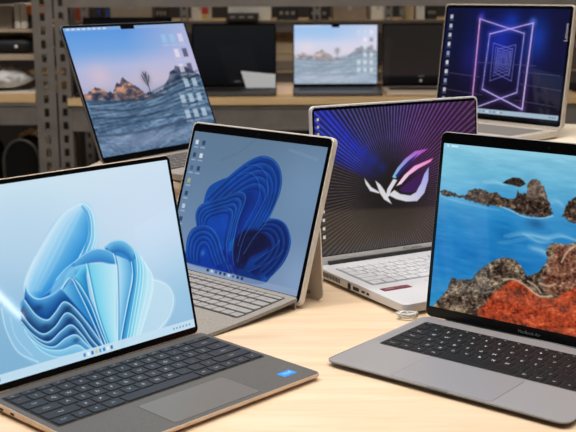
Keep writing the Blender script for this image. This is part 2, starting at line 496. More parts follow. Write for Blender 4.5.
    c.band([(74, 262), (86, 253), (96, 249), (105, 250), (113, 254)], [(76, 270), (86, 264), (96, 262), (106, 262), (115, 265)], (96, 176, 224), (46, 124, 194), .8, 1)
    c.band([(61, 289), (66, 275), (72, 268), (80, 265), (86, 264)], [(104, 338), (92, 312), (84, 296), (79, 283), (73, 278)], (136, 206, 238), (24, 118, 190), .8)
    c.line([(64, 286), (73, 280), (83, 296), (92, 314), (103, 338)], 2.2, (10, 72, 146), .55, 2.2)
    c.poly([(50, 296), (54, 282), (60, 274), (70, 266), (74, 270), (73, 279), (62, 288)], (120, 190, 232), 1.5, alpha=.8)
    c.band([(73, 278), (79, 270), (86, 264), (87, 266)], [(106, 340), (96, 318), (90, 300), (86, 276)], (110, 202, 234), (28, 128, 194), .8)
    c.band([(86, 264), (90, 283), (96, 310), (106, 340), (112, 348)], [(115.5, 264), (116, 290), (116, 320), (117, 344), (117, 349)], (96, 200, 230), (190, 230, 244), .8, 1, .7)
    c.band([(113, 254), (118, 268), (118, 300), (117, 330), (117, 349)], [(131, 262), (131, 280), (126, 305), (122, 330), (120, 349)], (176, 222, 243), (84, 166, 218), .8)
    # right petal arch
    c.poly([(104, 249), (108, 244), (113, 241), (121, 240.5), (128, 244), (134, 251), (136, 262), (132, 274), (129, 262), (120, 257), (112, 254)], (52, 132, 200), .9)
    c.band([(106, 247), (113, 241), (122, 241), (130, 246), (134, 252)], [(112, 253), (118, 252), (124, 254), (129, 259), (132, 266)], (118, 196, 232), (34, 106, 180), .8)
    c.band([(131, 262), (132, 280), (128, 300), (123, 326), (120, 349)], [(136, 258), (137, 276), (134, 300), (130, 325), (126, 349)], (40, 126, 192), (92, 186, 226), .8)
    # outer right layers
    L = [[(134, 251), (137, 265), (136, 285), (131, 315), (125, 349)], [(136.5, 252), (140, 266), (139, 286), (134, 316), (128, 348)], [(139, 254), (143, 268), (142, 287), (137, 316), (131, 347)],
         [(141, 257), (147, 270), (147, 289), (141, 316), (134, 345)], [(144, 262), (152, 276), (152, 292), (146, 315), (137, 343)]]
    cc = [((70, 178, 222), (150, 216, 238)), ((92, 192, 228), (170, 226, 242)), ((150, 214, 236), (190, 232, 244)), ((178, 224, 240), (206, 234, 245))]
    for k in range(4): c.band(L[k], L[k+1], cc[k][0], cc[k][1], .8, .92)
    for k in range(5): c.line(L[k], 1.0, (214, 243, 250), .85, .8)
    # crisp edges of the fan
    for p in ([(113, 254), (116, 268), (117, 300), (117, 330), (117, 349)], [(86, 264), (90, 283), (96, 310), (106, 340), (112, 350)], [(73, 278), (80, 286), (90, 304), (99, 328), (108, 350)],
              [(131, 262), (132, 278), (127, 304), (122, 330), (119, 350)], [(61, 289), (70, 278), (78, 291), (90, 316), (104, 348)]):
        c.line(p, 1.3, (206, 240, 250), .9, .8)
        c.line([(x+1.6, y) for x, y in p], 1.2, (14, 88, 158), .55, 1.5)
    c.line([(56, 280), (64, 270), (74, 262), (86, 253), (96, 249), (105, 250), (113, 254)], 1.0, (186, 228, 246), .8, .8)
    c.line([(104, 249), (109, 243), (116, 240.5), (124, 241.5), (131, 247), (136, 256), (137, 270)], 1.0, (190, 232, 247), .8, .8)
    # taskbar
    c.rect(4, 292, 8, 19, (194, 222, 239), .94, .8)
    cols = [(60, 120, 190), (235, 245, 250), (40, 90, 170), (220, 180, 90), (70, 150, 200), (30, 110, 180), (240, 240, 245), (60, 90, 120)]
    for k, q in enumerate(cols): c.rect(124+k*5.4, 127.2+k*5.4, 11.8, 15.8, q, .85)
    for k in range(6): c.rect(256+k*5.0, 258.6+k*5.0, 12.6, 15.0, (110, 140, 166), .7)
    c.rect(9, 17, 11.8, 15.8, (70, 130, 190), .7)
    return c
mA_side = mat('brushed_champagne_edge', (214, 192, 172), .35, .35, .03, 60)
mA_deck = mat('graphite_woven_deck', (86, 83, 80), .55, 0, .14, 900, spec=.35, bump=.05)
mA_well = mat('graphite_key_well', (16, 16, 18), .6)
mA_key = mat('slate_key', (42, 44, 50), .55, spec=.25)
mA_leg = mat('pale_key_legend', (196, 200, 206), .6)
mA_pad = mat('graphite_touchpad', (100, 96, 92), .38)
mA_line = mat('touchpad_seam', (44, 43, 42), .6)
mA_lid = mat('slate_lid', (58, 60, 64), .35, .6)
def build_A():
    t = laptop(A, 'dark slate laptop at front left with pale blue folded-petal wallpaper and blue palm-rest sticker')
    base_body(A, 'base', mA_side, t, r=.006, b=.003, foot=.0022, wedge=lambda y: .0022+.0006*(-y/A.D))
    q = MB().slab(-A.W/2+.0012, A.W/2-.0012, -A.D+.0012, -.001, 0, 1, r=.005, b=0, seg=5)
    q.xf(lambda x, y, z: (x, y, A.ztop(y)+(.0005 if z > .5 else -.0008)))
    q.build('deck', mA_deck, t)
    zf = lambda y: A.ztop(y)+.0005
    feet(A, t, M_rubber)
    keyboard(A, t, -.1415, .1425, -.1185, -.0165, 'A', mA_well, mA_key, mA_leg, gap=.0021, hgt=.0012, ls=.0062, zf=zf)
    touchpad(A, t, -.056, .063, -.193, -.133, mA_pad, mA_line, zf)
    L = lid(AL, t, mA_side, M_black, None, bez=(.0010, .0010, .0015, .0010), thick=.0055)
    paint_A().mesh('screen', screen_mat(), AL.W*1000, L, -.0007)
    camera_dot(L, 0, .2208, M_lens)
    b = MB().prism([(.004, .002), (.004, .0105), (-.003, .0112), (-.003, .002)], -.12, .12); b.build('hinge', M_rubber, t)
    # blue chip sticker, right end of the palm rest
    st = MB().slab(.1105, .1315, -.183, -.170, 0, 1, r=.0015, b=0, seg=3)
    st.xf(lambda x, y, z: (x, y, zf(y)+(.0003 if z > .5 else -.0002)))
    vs, fs = text_data('intel', .0072)
    st.add([(.121+x, -.1765+y, zf(-.1765)+.0006) for x, y, z in vs], fs, 1)
    so = st.build('sticker', [mat('blue_sticker', (20, 140, 225), .4), mat('sticker_ink', (205, 236, 252), .5)], t); so['label'] = 'bright blue sticker with small white lettering'
    # side ports, left
    for y in (-.03, -.05):
        MB().slab(-.0035, .0035, -.0012, .0012, 0, .0006, r=.001, b=0, seg=3).xf(lambda x, yy, z: (-A.W/2-z+.0002, y+x, .0065+yy)).build('port', M_port, t)
build_A()

# ================================================================== B: grey tablet laptop, centre left
B = Spec(.287, .210, .2359, .005, -.0896, 1.5313, -.75423, .31337)
def paint_B():
    c = Canvas(8, 279, 12, 221, 330, 260, B.trace)
    c.vgrad([(0, (118, 142, 176)), (.45, (102, 130, 162)), (1, (94, 120, 146))])
    c.glow(310, 190, 70, (118, 150, 184), .6); c.glow(215, 150, 40, (92, 120, 146), .5)
    c.glow(300, 280, 40, (138, 164, 200), .6)
    c.line([(262, 134), (240, 152), (222, 160)], 3, (86, 110, 134), .5, 4)
    c.line([(318, 160), (290, 150)], 3, (126, 156, 186), .4, 4)
    before = c.C.copy()
    blob = lambda pts, col, s=.9: c.poly(pts, col, s)
    # right low lobe
    blob([(258, 226), (268, 219), (279, 220), (287, 226), (291, 240), (289, 252), (283, 264), (272, 276), (262, 284), (240, 280), (232, 262), (240, 236)], (18, 60, 150))
    c.band([(264, 222), (276, 219), (286, 225), (290.5, 240), (287, 256), (276, 272), (264, 282)], [(258, 232), (266, 230), (274, 236), (276, 246), (270, 258), (260, 266), (250, 272)], (28, 96, 200), (14, 24, 92), .8)
    # top petal
    blob([(208, 240), (206, 222), (204, 210), (206, 198), (214, 188), (226, 180), (236, 171), (248, 162), (260, 156.5), (270, 157.5), (278, 164), (282, 176), (281, 190), (276, 204), (268, 221), (256, 236), (240, 262), (215, 262)], (16, 74, 190))
    c.band([(206, 198), (224, 181), (246, 163), (262, 156.5), (274, 160), (281, 174), (279, 195), (268, 220), (252, 240)], [(214, 210), (232, 196), (248, 184), (258, 182), (264, 188), (264, 198), (258, 210), (250, 224), (240, 240)], (36, 128, 220), (12, 54, 170), .8, mid=(16, 84, 205))
    # second petal behind, at left
    blob([(204, 212), (205, 198), (209, 188), (217, 182), (230, 178), (226, 190), (222, 202), (214, 212)], (22, 88, 190))
    # mid lobes
    blob([(197, 226), (196, 214), (200, 206), (208, 202), (222, 199), (236, 193), (244, 196), (242, 206), (236, 220), (228, 240), (226, 262), (210, 262), (200, 240)], (20, 80, 200))
    c.band([(197, 222), (197, 211), (204, 204), (220, 199.5), (238, 192), (246, 196), (244, 206), (238, 222), (232, 250)], [(204, 226), (206, 216), (214, 212), (224, 210), (230, 210), (232, 216), (230, 224), (226, 238), (224, 256)], (44, 140, 226), (10, 46, 158), .8, mid=(18, 86, 206))
    c.band([(236, 196), (243, 202), (241, 214), (236, 228), (234, 262)], [(262, 188), (262, 200), (256, 214), (246, 230), (240, 262)], (16, 40, 130), (20, 76, 196), .8)
    # lower left lobe
    blob([(187, 262), (186.5, 248), (188, 237), (193, 229), (202, 225), (211, 227), (217, 234), (220, 244), (224, 258), (232, 274), (210, 270)], (16, 70, 196))
    c.band([(187, 256), (187, 242), (192, 231), (201, 226), (211, 228), (218, 237), (222, 252), (228, 270)], [(198, 262), (198, 250), (200, 243), (204, 241), (208, 243), (211, 250), (214, 260), (218, 268)], (40, 128, 224), (8, 50, 170), .8)
    c.glow(203, 253, 4, (70, 160, 220), .8)
    # dark heart and inner ribbons
    c.poly([(234, 246), (240, 234), (250, 228), (262, 228), (270, 236), (270, 246), (262, 252), (250, 258), (244, 268), (234, 266)], (24, 22, 66), 2.5, alpha=.9)
    c.band([(236, 262), (238, 248), (246, 238), (258, 235)], [(244, 270), (246, 258), (252, 250), (262, 244)], (26, 70, 170), (16, 30, 96), 1, .8)
    c.poly([(214, 262), (222, 250), (232, 258), (238, 272), (224, 272)], (14, 40, 150), 2, alpha=.7)
    def nest(o, i, n, ca, cb):
        o, i = spline(o, 6), spline(i, 6); k = np.linspace(0, 1, 30)
        rs = lambda q: np.stack([np.interp(k, np.linspace(0, 1, len(q)), q[:, j]) for j in (0, 1)], -1)
        o, i = rs(o), rs(i)
        for q in range(n):
            a, b_ = q/n, (q+1)/n
            c.band([tuple(p) for p in (o*(1-a)+i*a)[::3]], [tuple(p) for p in (o*(1-b_)+i*b_)[::3]], ca, cb, .7, .92, .8)
    nest([(206, 198), (224, 181), (246, 163), (262, 156.5), (274, 160), (281, 174), (279, 195), (268, 220), (252, 240)], [(220, 214), (232, 202), (246, 192), (256, 190), (262, 194), (262, 204), (256, 214), (248, 228), (240, 242)], 5, (34, 112, 214), (10, 42, 140))
    nest([(197, 224), (197, 211), (204, 204), (220, 199.5), (238, 192), (246, 196), (244, 206), (238, 222), (232, 254)], [(206, 230), (208, 220), (214, 216), (222, 214), (228, 214), (229, 220), (227, 228), (225, 240), (224, 258)], 4, (40, 124, 222), (8, 38, 138))
    nest([(187, 258), (187, 242), (192, 231), (201, 226), (211, 228), (218, 237), (222, 252), (228, 270)], [(200, 264), (200, 254), (202, 248), (205, 246), (207, 248), (209, 254), (212, 262), (216, 270)], 4, (36, 116, 220), (8, 40, 146))
    nest([(264, 222), (276, 219), (286, 225), (290.5, 240), (287, 256), (276, 272), (264, 282)], [(254, 236), (262, 236), (268, 240), (270, 246), (266, 254), (260, 260), (252, 266)], 4, (24, 84, 190), (14, 22, 80))
    c.poly([(236, 246), (241, 236), (250, 230), (260, 231), (266, 238), (264, 246), (254, 252), (246, 262), (238, 264)], (22, 20, 58), 3, alpha=.85)
    edges = [[(262, 157), (274, 161), (281, 174), (279, 194), (268, 220), (254, 238), (244, 254)], [(204, 204), (220, 199), (238, 192), (246, 196), (243, 208), (237, 224), (233, 250), (234, 266)],
             [(188, 246), (192, 231), (201, 226), (211, 228), (218, 237), (223, 254), (230, 272)], [(264, 222), (276, 219), (286, 225), (290, 240), (286, 256), (274, 274)],
             [(214, 214), (226, 208), (233, 212), (231, 226), (227, 244), (228, 262)], [(246, 166), (258, 166), (266, 174), (268, 190), (262, 206), (250, 226), (242, 244), (238, 262)],
             [(238, 176), (250, 173), (258, 180), (260, 194), (254, 210), (244, 228), (238, 246)], [(252, 262), (262, 256), (274, 248), (280, 240)], [(248, 272), (262, 266), (276, 258), (284, 250)]]
    for e in edges:
        c.line(e, .9, (70, 150, 232), .75, .9)
        c.line([(x-1.5, y+.8) for x, y in e], 1.4, (8, 34, 120), .4, 1.6)
    k = np.clip(np.abs(c.C-before).sum(-1)/70, 0, 1)[..., None]*(.26+.22*(fbm(c.X/22, c.Y/22, 3, 4)[..., None]-.5))
    c.C = c.C*(1-k)+k*np.array((10, 16, 40))
    # desktop icons in columns at the left
    rnd = random.Random(3)
    for r in range(8):
        for k in range(2 if r < 3 else 1):
            x = 14+k*15; z = 208-r*20
            c.rect(x, x+7, z-7, z, rnd.choice([(190, 205, 220), (220, 225, 230), (60, 90, 130), (170, 170, 120), (40, 60, 90)]), .85)
            c.rect(x-1.5, x+8.5, z-12, z-10, (190, 205, 220), .55)
    # taskbar just above the key cover
    c.rect(8, 279, 12, 21, (140, 160, 190), .75, .8)
    for k in range(9): c.rect(96+k*9, 101+k*9, 16, 20, [(20, 40, 80), (200, 215, 230), (40, 90, 160), (30, 30, 60)][k % 4], .85)
    return c
mB_body = mat('pale_platinum_alloy', (216, 208, 198), .42, .2)
mB_deck = mat('warm_grey_fabric', (140, 135, 129), .9, 0, .10, 500)
mB_well = mat('grey_key_well', (64, 62, 62), .8)
mB_key = mat('light_grey_key', (152, 150, 147), .6)
mB_leg = mat('dark_key_legend', (90, 90, 92), .6)
def build_B():
    t = laptop(B, 'pale grey tablet laptop on its kickstand, dark blue petal wallpaper, behind the slate laptop', name='tablet_laptop')
    # tablet body is the lid
    L = lid(B, t, mB_body, M_black, None, thick=.0093, r=.009, bez=(.0024, .0024, .0024, .0024))
    L.name = 'tablet_body'
    paint_B().mesh('screen', screen_mat(), B.W*1000, L, -.0007)
    camera_dot(L, 0, .2275, M_lens)
    zf = lambda y: .0045+(.0175-.0045)*max(0, 1+y/B.D)**1.6
    b = MB()
    n = 14; vs = []; fs = []
    ys = [-.0035-(B.D-.0035)*k/n for k in range(n+1)]
    w = B.W/2-.001
    for y in ys:
        for x in (-w, w):
            vs.append((x, y, zf(y))); vs.append((x, y, max(0.0006, zf(y)-.0046)))
    for k in range(n):
        a = 4*k; d = a+4
        fs += [(a, d, d+2, a+2), (a+1, a+3, d+3, d+1), (a, a+1, d+1, d), (a+2, d+2, d+3, a+3)]
    fs += [(0, 2, 3, 1), (4*n, 4*n+1, 4*n+3, 4*n+2)]
    b.add(vs, fs)
    b.build('keyboard_cover', mB_deck, t)
    # rolled edge of the cover where it folds up against the tablet
    MB().prism([(-.0036, .001), (-.0036, .017), (-.0012, .0175), (-.0008, .012), (-.0008, .001)], -w+.004, w-.004).build('cover_spine', mB_deck, t)
    keyboard(B, t, -.1275, .1275, -.103, -.013, 'B', mB_well, mB_key, mB_leg, gap=.0022, hgt=.0010, ls=.0058, zf=zf)
    touchpad(B, t, -.05, .05, -.168, -.110, mat('grey_touchpad', (170, 166, 160), .5), mB_well, zf)
    # kickstand: a plate hinged across the middle of the back, its foot on the table behind
    zh = .118; th = B.th
    hy, hz = zh*math.sin(th)+.0098*math.cos(th), B.t+zh*math.cos(th)-.0098*math.sin(th)
    fy, fz = .0535, .0006
    dy, dz = fy-hy, fz-hz; l = math.hypot(dy, dz); ny, nz = dz/l, -dy/l       # normal
    k = MB().slab(-.1405, .1405, 0, l, -.0014, .0014, r=.012, b=.0005, seg=6)
    k.xf(lambda x, y, z: (x, hy+dy/l*y+ny*z, hz+dz/l*y+nz*z))
    ks = k.build('kickstand', mB_body, t)
    fb = MB().slab(-.118, .118, l-.012, l-.006, .0013, .0018, r=.0025, b=0, seg=3)
    fb.xf(lambda x, y, z: (x, hy+dy/l*y+ny*z, hz+dz/l*y+nz*z)); fb.build('foot_strip', mat('grey_rubber', (150, 140, 128), .8), ks)
build_B()

# ================================================================== C: white gaming laptop, centre right
C = Spec(.312, .231, .2403, .019, .17863, 1.67303, .50441, .07533, tf=.9)
def paint_C():
    c = Canvas(6, 306, 14, 233, 330, 250, C.trace)
    o = c.pt([(392, 190)])[0]
    ang = np.degrees(np.arctan2(c.Y-o[1], c.X-o[0])) % 360; rad = np.hypot(c.X-o[0], c.Y-o[1])
    stops = [(0, (60, 34, 62)), (35, (84, 36, 96)), (62, (92, 44, 128)), (85, (66, 50, 130)), (100, (56, 48, 110)), (118, (54, 52, 128)), (132, (36, 42, 160)), (142, (36, 52, 215)), (150, (30, 36, 150)), (157, (48, 40, 46)), (200, (54, 46, 40)), (270, (62, 54, 50)), (330, (56, 42, 50)), (360, (60, 34, 62))]
    base = np.stack([np.interp(ang, [a for a, _ in stops], [q[k] for _, q in stops]) for k in range(3)], -1)
    dark = np.array((33, 29, 29.))
    k = np.clip((rad-22)/70, 0, 1)[..., None]*np.where((ang > 130) & (ang < 156), .42, .2)[..., None]
    c.C = dark*(1-k)+base*k
    # fine rays
    ph = ang/2.65; ray_ = np.abs(((ph % 1)-.5))*2; dash = .72+.28*vnoise(rad/7, np.floor(ph)*7.3, 3)
    a = np.clip((.55-ray_)/.5, 0, 1)*np.clip((rad-34)/50, 0, 1)*dash*.78
    hi = np.clip(base*1.45+26, 0, 255)
    c.C = c.C*(1-a[..., None])+hi*a[..., None]
    # blue and violet glow near the emblem
    for x, y, r, al in ((322, 110, 9, .6), (330, 119, 9, .6), (338, 127, 10, .6), (346, 136, 10, .6), (354, 145, 10, .6), (363, 152, 11, .55), (373, 160, 11, .5), (382, 168, 9, .4)):
        c.glow(x, y, r, (32, 50, 205), al*.75)
    c.glow(414, 166, 22, (84, 26, 110), .4); c.glow(450, 120, 40, (60, 26, 80), .25)
    c.glow(388, 200, 20, (34, 30, 30), .5)
    # emblem
    def grad(c1, c2):
        c1, c2 = np.array(c1, float), np.array(c2, float)
        p1, p2 = c.pt([(392, 182), (428, 152)])
        e = p2-p1
        def f(X, Y, d):
            t = np.clip(((X-p1[0])*e[0]+(Y-p1[1])*e[1])/(e@e), 0, 1)[..., None]
            return c1*(1-t)+c2*t
        return f
    S = (214, 212, 216)
    P = lambda pts, col: c.poly(pts, col, .7, False)
    P([(364, 178), (371, 187), (379, 192), (379, 193.5), (370, 191), (365.5, 184)], S)
    P([(375, 180.5), (380, 184.5), (384, 190), (391.5, 204), (384, 199.5), (379.5, 193)], S)
    P([(385, 199), (387, 189), (393, 179), (397, 180), (391, 190), (389, 196)], S)
    P([(392, 177), (397, 168), (405, 158.5), (415, 151), (428, 148.6), (418, 155.5), (408, 164), (400, 173), (395, 178.5)], grad((120, 200, 230), (190, 70, 190)))
    P([(395, 176), (401, 168), (409, 160), (418, 153.5), (411, 162), (403, 170), (397, 177.5)], (44, 40, 110))
    P([(396, 186), (404, 175), (414, 166), (433, 158), (430, 162), (418, 168.5), (409, 175), (401, 184)], grad((240, 225, 238), (240, 130, 200)))
    P([(388, 195), (394, 190), (400, 194), (410, 195.5), (416, 192), (421, 182), (424, 174), (428.5, 167), (428, 180), (424, 193), (417, 201), (406, 201.5), (396, 199)], grad(S, (150, 150, 235)))
    P([(399, 189.5), (406, 183.5), (413, 178.5), (421, 174), (424, 173.5), (420.5, 184), (416, 190.5), (409, 193), (402, 192)], (62, 32, 84))
    # icons
    for k in range(4): c.rect(10, 14, 218-k*11, 222-k*11, [(230, 220, 180), (200, 190, 170), (210, 200, 120), (220, 220, 220)][k], .85)
    for k in range(5): c.rect(14, 18, 92-k*13, 97-k*13, (230, 228, 222), .85)
    return c
mC = mat('matte_white_shell', (206, 206, 209), .42)
mC_key = mat('white_key', (204, 204, 208), .5)
mC_well = mat('white_key_well', (146, 146, 154), .6)
mC_leg = mat('grey_key_legend', (84, 84, 92), .6)
mC_dark = mat('dark_hinge', (36, 36, 38), .5)
mC_silver = mat('silver_lid_strip', (206, 202, 200), .4, .1)
def build_C():
    t = laptop(C, 'white gaming laptop with an angular eye emblem over radiating rays on its dark screen')
    base_body(C, 'base', mC, t, r=.008, b=.005, foot=.003, back=.006)
    feet(C, t, M_rubber, .0028)
    L = lid(C, t, mC, M_black, None, thick=.006, r=.008, bez=(.003, .003, .012, .003))
    paint_C().mesh('screen', screen_mat(), C.W*1000, L, -.0007)
    st = strip_xz(L, 'silver_strip', mC_silver, -C.W/2+.002, C.W/2-.002, .0055, .0125, -.0012, 0)
    flip_text('ROG Zephyrus', .0055, .02, .009, -.0014, mC_dark, L)
    strip_xz(t, 'hinge', mC_dark, -.135, .135, .0165, .0245, -.004, .004, .002)
    keyboard(C, t, -.138, .138, -.128, -.028, 'C', mC_well, mC_key, mC_leg, gap=.0026, hgt=.0012, ls=.006)
    touchpad(C, t, -.058, .058, -.208, -.140, mC_key, mC_well)
    # stickers on the palm rest
    zf = C.ztop
    s1 = MB().slab(-.142, -.095, -.164, -.150, 0, 1, r=.0015, b=0, seg=3).xf(lambda x, y, z: (x, y, zf(y)+(.0003 if z > .5 else -.0002)))
    vs, fs = text_data('AMD', .0075); s1.add([(-.129+x, -.157+y, zf(-.157)+.0006) for x, y, z in vs], fs, 1)
    vs, fs = text_data('RYZEN', .0058); s1.add([(-.1075+x, -.157+y, zf(-.157)+.0006) for x, y, z in vs], fs, 1)
    o = s1.build('sticker', [mat('maroon_sticker', (112, 34, 52), .45), mat('sticker_silver', (196, 176, 182), .5)], t); o['label'] = 'maroon chip sticker with pale lettering'
    # side vent: a row of slots near the back of the left side, then three ports
    x0 = -C.W/2
    v = MB()
    for k in range(12):
        y = -.022-k*.0042
        v.add([(x0-.0006, y-.0011, .0085), (x0-.0006, y+.0011, .0085), (x0-.0006, y+.0011, .0152), (x0-.0006, y-.0011, .0152)], [(0, 3, 2, 1)])
    v.build('side_vent', M_port, t)
    for y, w, h in ((-.094, .0035, .009), (-.112, .0075, .005), (-.131, .0042, .003), (-.143, .003, .0032)):
        MB().slab(-w, w, -h/2, h/2, 0, .0006, r=.001, b=0, seg=3).xf(lambda a, b_, z: (x0-z, y+a, .0105+b_)).build('port', M_port, t)
build_C()
# crumpled clear tag at the front corner of the white laptop
def clear_tag():
    d_ = ray(407, 319); p = EYE+d_*(-CAMH/d_.z)
    rnd = random.Random(8); b = MB()
    t = tag(put('plastic_tag', bpy.data.meshes.new('plastic_tag')), 'small crumpled clear plastic tag at the front corner of the white laptop', 'tag')
    for k in range(5):
        pts = []
        for i in range(13):
            a = i/12*2*PI
            pts.append((.010*math.cos(a)*(1+.3*rnd.random())+.003*rnd.uniform(-1, 1), .006*math.sin(a)*(1+.3*rnd.random()), .0032+.0028*(1+math.sin(a*2+k*1.3))))
        b.tube(pts[:-1], .0011+.0006*(k % 2), 6, closed=True)
    t.data = b.data('plastic_tag', [mat('clear_plastic', (246, 244, 240), .12, coat=.6, trans=.35)])
    t.location = (p.x, p.y, 0)
clear_tag()

# ================================================================== D: space-grey laptop, front right
D = Spec(.304, .212, .2408, .0105, .29441, 1.27234, -.70108, .12322, tf=.62)
def paint_D():
    c = Canvas(6.0, 296.5, 14, 226, 420, 320, D.trace)
    c.vgrad([(0, (42, 140, 194)), (.35, (28, 116, 182)), (.62, (54, 140, 196)), (.85, (104, 178, 210)), (1, (132, 194, 218))])
    c.glow(450, 160, 50, (140, 205, 226), .5); c.glow(440, 255, 40, (18, 118, 190), .6); c.glow(500, 228, 34, (28, 130, 196), .6)
    c.glow(505, 236, 18, (16, 100, 165), .5)
    n = fbm(c.X/26, c.Y/5, 4, 5)
    c.C += ((n-.5)*34)[..., None]*np.array((1, .8, .6))
    for p, w, a in (([(484, 182), (494, 181), (504, 184)], 3, .6), ([(440, 196), (470, 204), (500, 210)], 2, .3), ([(505, 236), (522, 233), (545, 237), (560, 235), (576, 240)], 3, .75), ([(530, 247), (541, 250), (548, 256)], 5, .7),
                    ([(545, 203), (556, 200), (562, 206)], 3, .5), ([(552, 160), (566, 161)], 1.5, .5), ([(524, 234), (538, 241), (550, 240)], 3, .6), ([(498, 243), (515, 240), (530, 236)], 2, .35)):
        c.line(p, w*.9, (206, 234, 242), a*.6, w*2, taper=True); c.line([(x+3, y+1.5) for x, y in p], w*.5, (216, 238, 244), a*.5, w*1.2, taper=True)
    def rock(seed, pal, sx=9, sy=7):
        pal = np.array(pal, float)
        def f(X, Y, d):
            u = X+.5*Y; v = Y-.35*X
            n = .35*fbm(u/sx, v/(sy*.8), 4, seed)+.35*fbm(u/3.2, v/2.2, 3, seed+4)+.3*(1-2*np.abs(fbm(u/sx*1.7, v/sy, 4, seed+9)-.5))
            n = np.clip((n-.43)/.38, 0, 1)*(len(pal)-1.001)
            i = n.astype(int); t = (n-i)[..., None]
            return pal[i]*(1-t)+pal[np.minimum(i+1, len(pal)-1)]*t
        return f
    def jag(pts, amp, closed=True, seed=1):
        r = random.Random(seed); o = []
        n = len(pts)
        for i in range(n if closed else n-1):
            (ax, ay), (bx, by) = pts[i], pts[(i+1) % n]; m = max(1, int(math.hypot(bx-ax, by-ay)/2.2))
            for k in range(m): o.append((ax+(bx-ax)*k/m+r.uniform(-amp, amp), ay+(by-ay)*k/m+r.uniform(-amp, amp)))
        return o
    brown = [(24, 18, 16), (58, 44, 36), (92, 74, 60), (142, 122, 102)]
    c.poly(jag([(441, 190.5), (446, 190), (455, 194), (465, 196), (470, 191), (476, 189), (485, 190.5), (490, 193), (497, 192), (502, 197), (508, 199), (516, 198), (518, 191), (522, 194), (527, 193), (528, 184), (533, 179), (539, 181), (544, 187), (548, 198), (553, 214), (546, 218), (530, 216), (520, 214), (510, 208), (500, 206), (490, 206), (478, 203), (466, 199), (452, 196), (441, 195)], 1.1), rock(2, brown), .9, False)
    c.poly(jag([(527, 196), (528, 184), (533, 179), (539, 181), (544, 187), (547, 200), (540, 196), (534, 199)], .8), rock(9, [(70, 58, 50), (120, 104, 92), (168, 152, 136)]), 1, True, .9)
    c.line([(500, 206), (512, 211), (524, 216.5), (540, 218.5), (553, 216)], 1.6, (190, 214, 220), .6, 1.4)
    c.poly([(503, 183), (507, 180), (513, 177.5), (520, 178), (524, 181), (526, 184), (520, 187), (512, 185)], rock(5, brown[:3]), .8, False)
    c.poly(jag([(578, 196), (571, 200), (566, 206), (563, 216), (570, 222), (584, 226), (600, 222), (600, 200)], 1.0), rock(7, brown), .9, False)
    c.glow(536, 224, 12, (14, 70, 120), .6, ry=6)
    # foreground headland
    c.poly(jag([(430, 309), (436, 303), (442, 296), (448, 289), (452, 278), (458, 280), (464, 279), (472, 279), (477, 272), (483, 268), (489, 263), (496, 260), (503, 257), (509, 258), (515, 259.5), (520, 265), (524, 271), (528, 276), (532, 275), (537, 273), (541, 270), (545, 264), (548, 258), (546, 252), (550, 245), (556, 243), (567, 245), (577, 242), (600, 240), (660, 240), (660, 380), (500, 335), (430, 315)], .9),
           rock(12, [(30, 22, 20), (66, 52, 42), (104, 88, 72), (148, 130, 108), (196, 178, 156)], 16, 10), .9, False)
    c.poly(jag([(556, 246), (570, 246), (600, 242), (660, 250), (660, 300), (590, 296), (560, 294), (548, 292), (542, 282), (548, 268)], 1.4), rock(15, [(54, 32, 26), (98, 56, 42), (134, 84, 64), (160, 116, 92), (204, 172, 146)], 14, 9), 1.5, False, .9)
    c.poly([(478, 314), (486, 303), (494, 293), (503, 287), (510, 281), (517, 281), (523, 284), (530, 289), (538, 296), (546, 298), (556, 298), (562, 294), (568, 291), (580, 288), (600, 290), (660, 300), (660, 390), (560, 340), (500, 324)],
           rock(21, [(84, 30, 18), (134, 48, 26), (168, 62, 30), (190, 78, 42), (214, 112, 74)], 18, 9), 1.6, True)
    for p in ([(504, 280), (512, 279), (522, 283), (531, 290), (540, 296), (552, 296)], [(528, 281), (536, 286), (541, 293)], [(562, 262), (566, 254), (572, 248), (578, 244)], [(540, 283), (548, 286), (556, 284)]):
        c.line(p, 2.2, (214, 186, 160), .75, 2)
    # menu bar
    c.rect(7, 297, 220.5, 226, (150, 206, 228), .5)
    c.rect(11, 13.5, 222, 224.5, (230, 242, 248), .9); c.rect(17, 27, 222.2, 224.2, (230, 242, 248), .8)
    c.rect(190, 214, 212, 214, (28, 90, 140), .5, 2)
    return c
mD = mat('space_grey_alloy', (150, 147, 148), .45, .2)
mD_key = mat('black_key', (13, 13, 15), .55, spec=.25)
mD_well = mat('black_key_well', (10, 10, 11), .6)
mD_leg = mat('white_key_legend', (226, 226, 226), .6)
mD_pad = mat('space_grey_touchpad', (147, 144, 146), .4, .2)
mD_line = mat('grey_seam', (112, 110, 112), .5)
mD_hinge = mat('dark_hinge_roll', (30, 30, 32), .35)
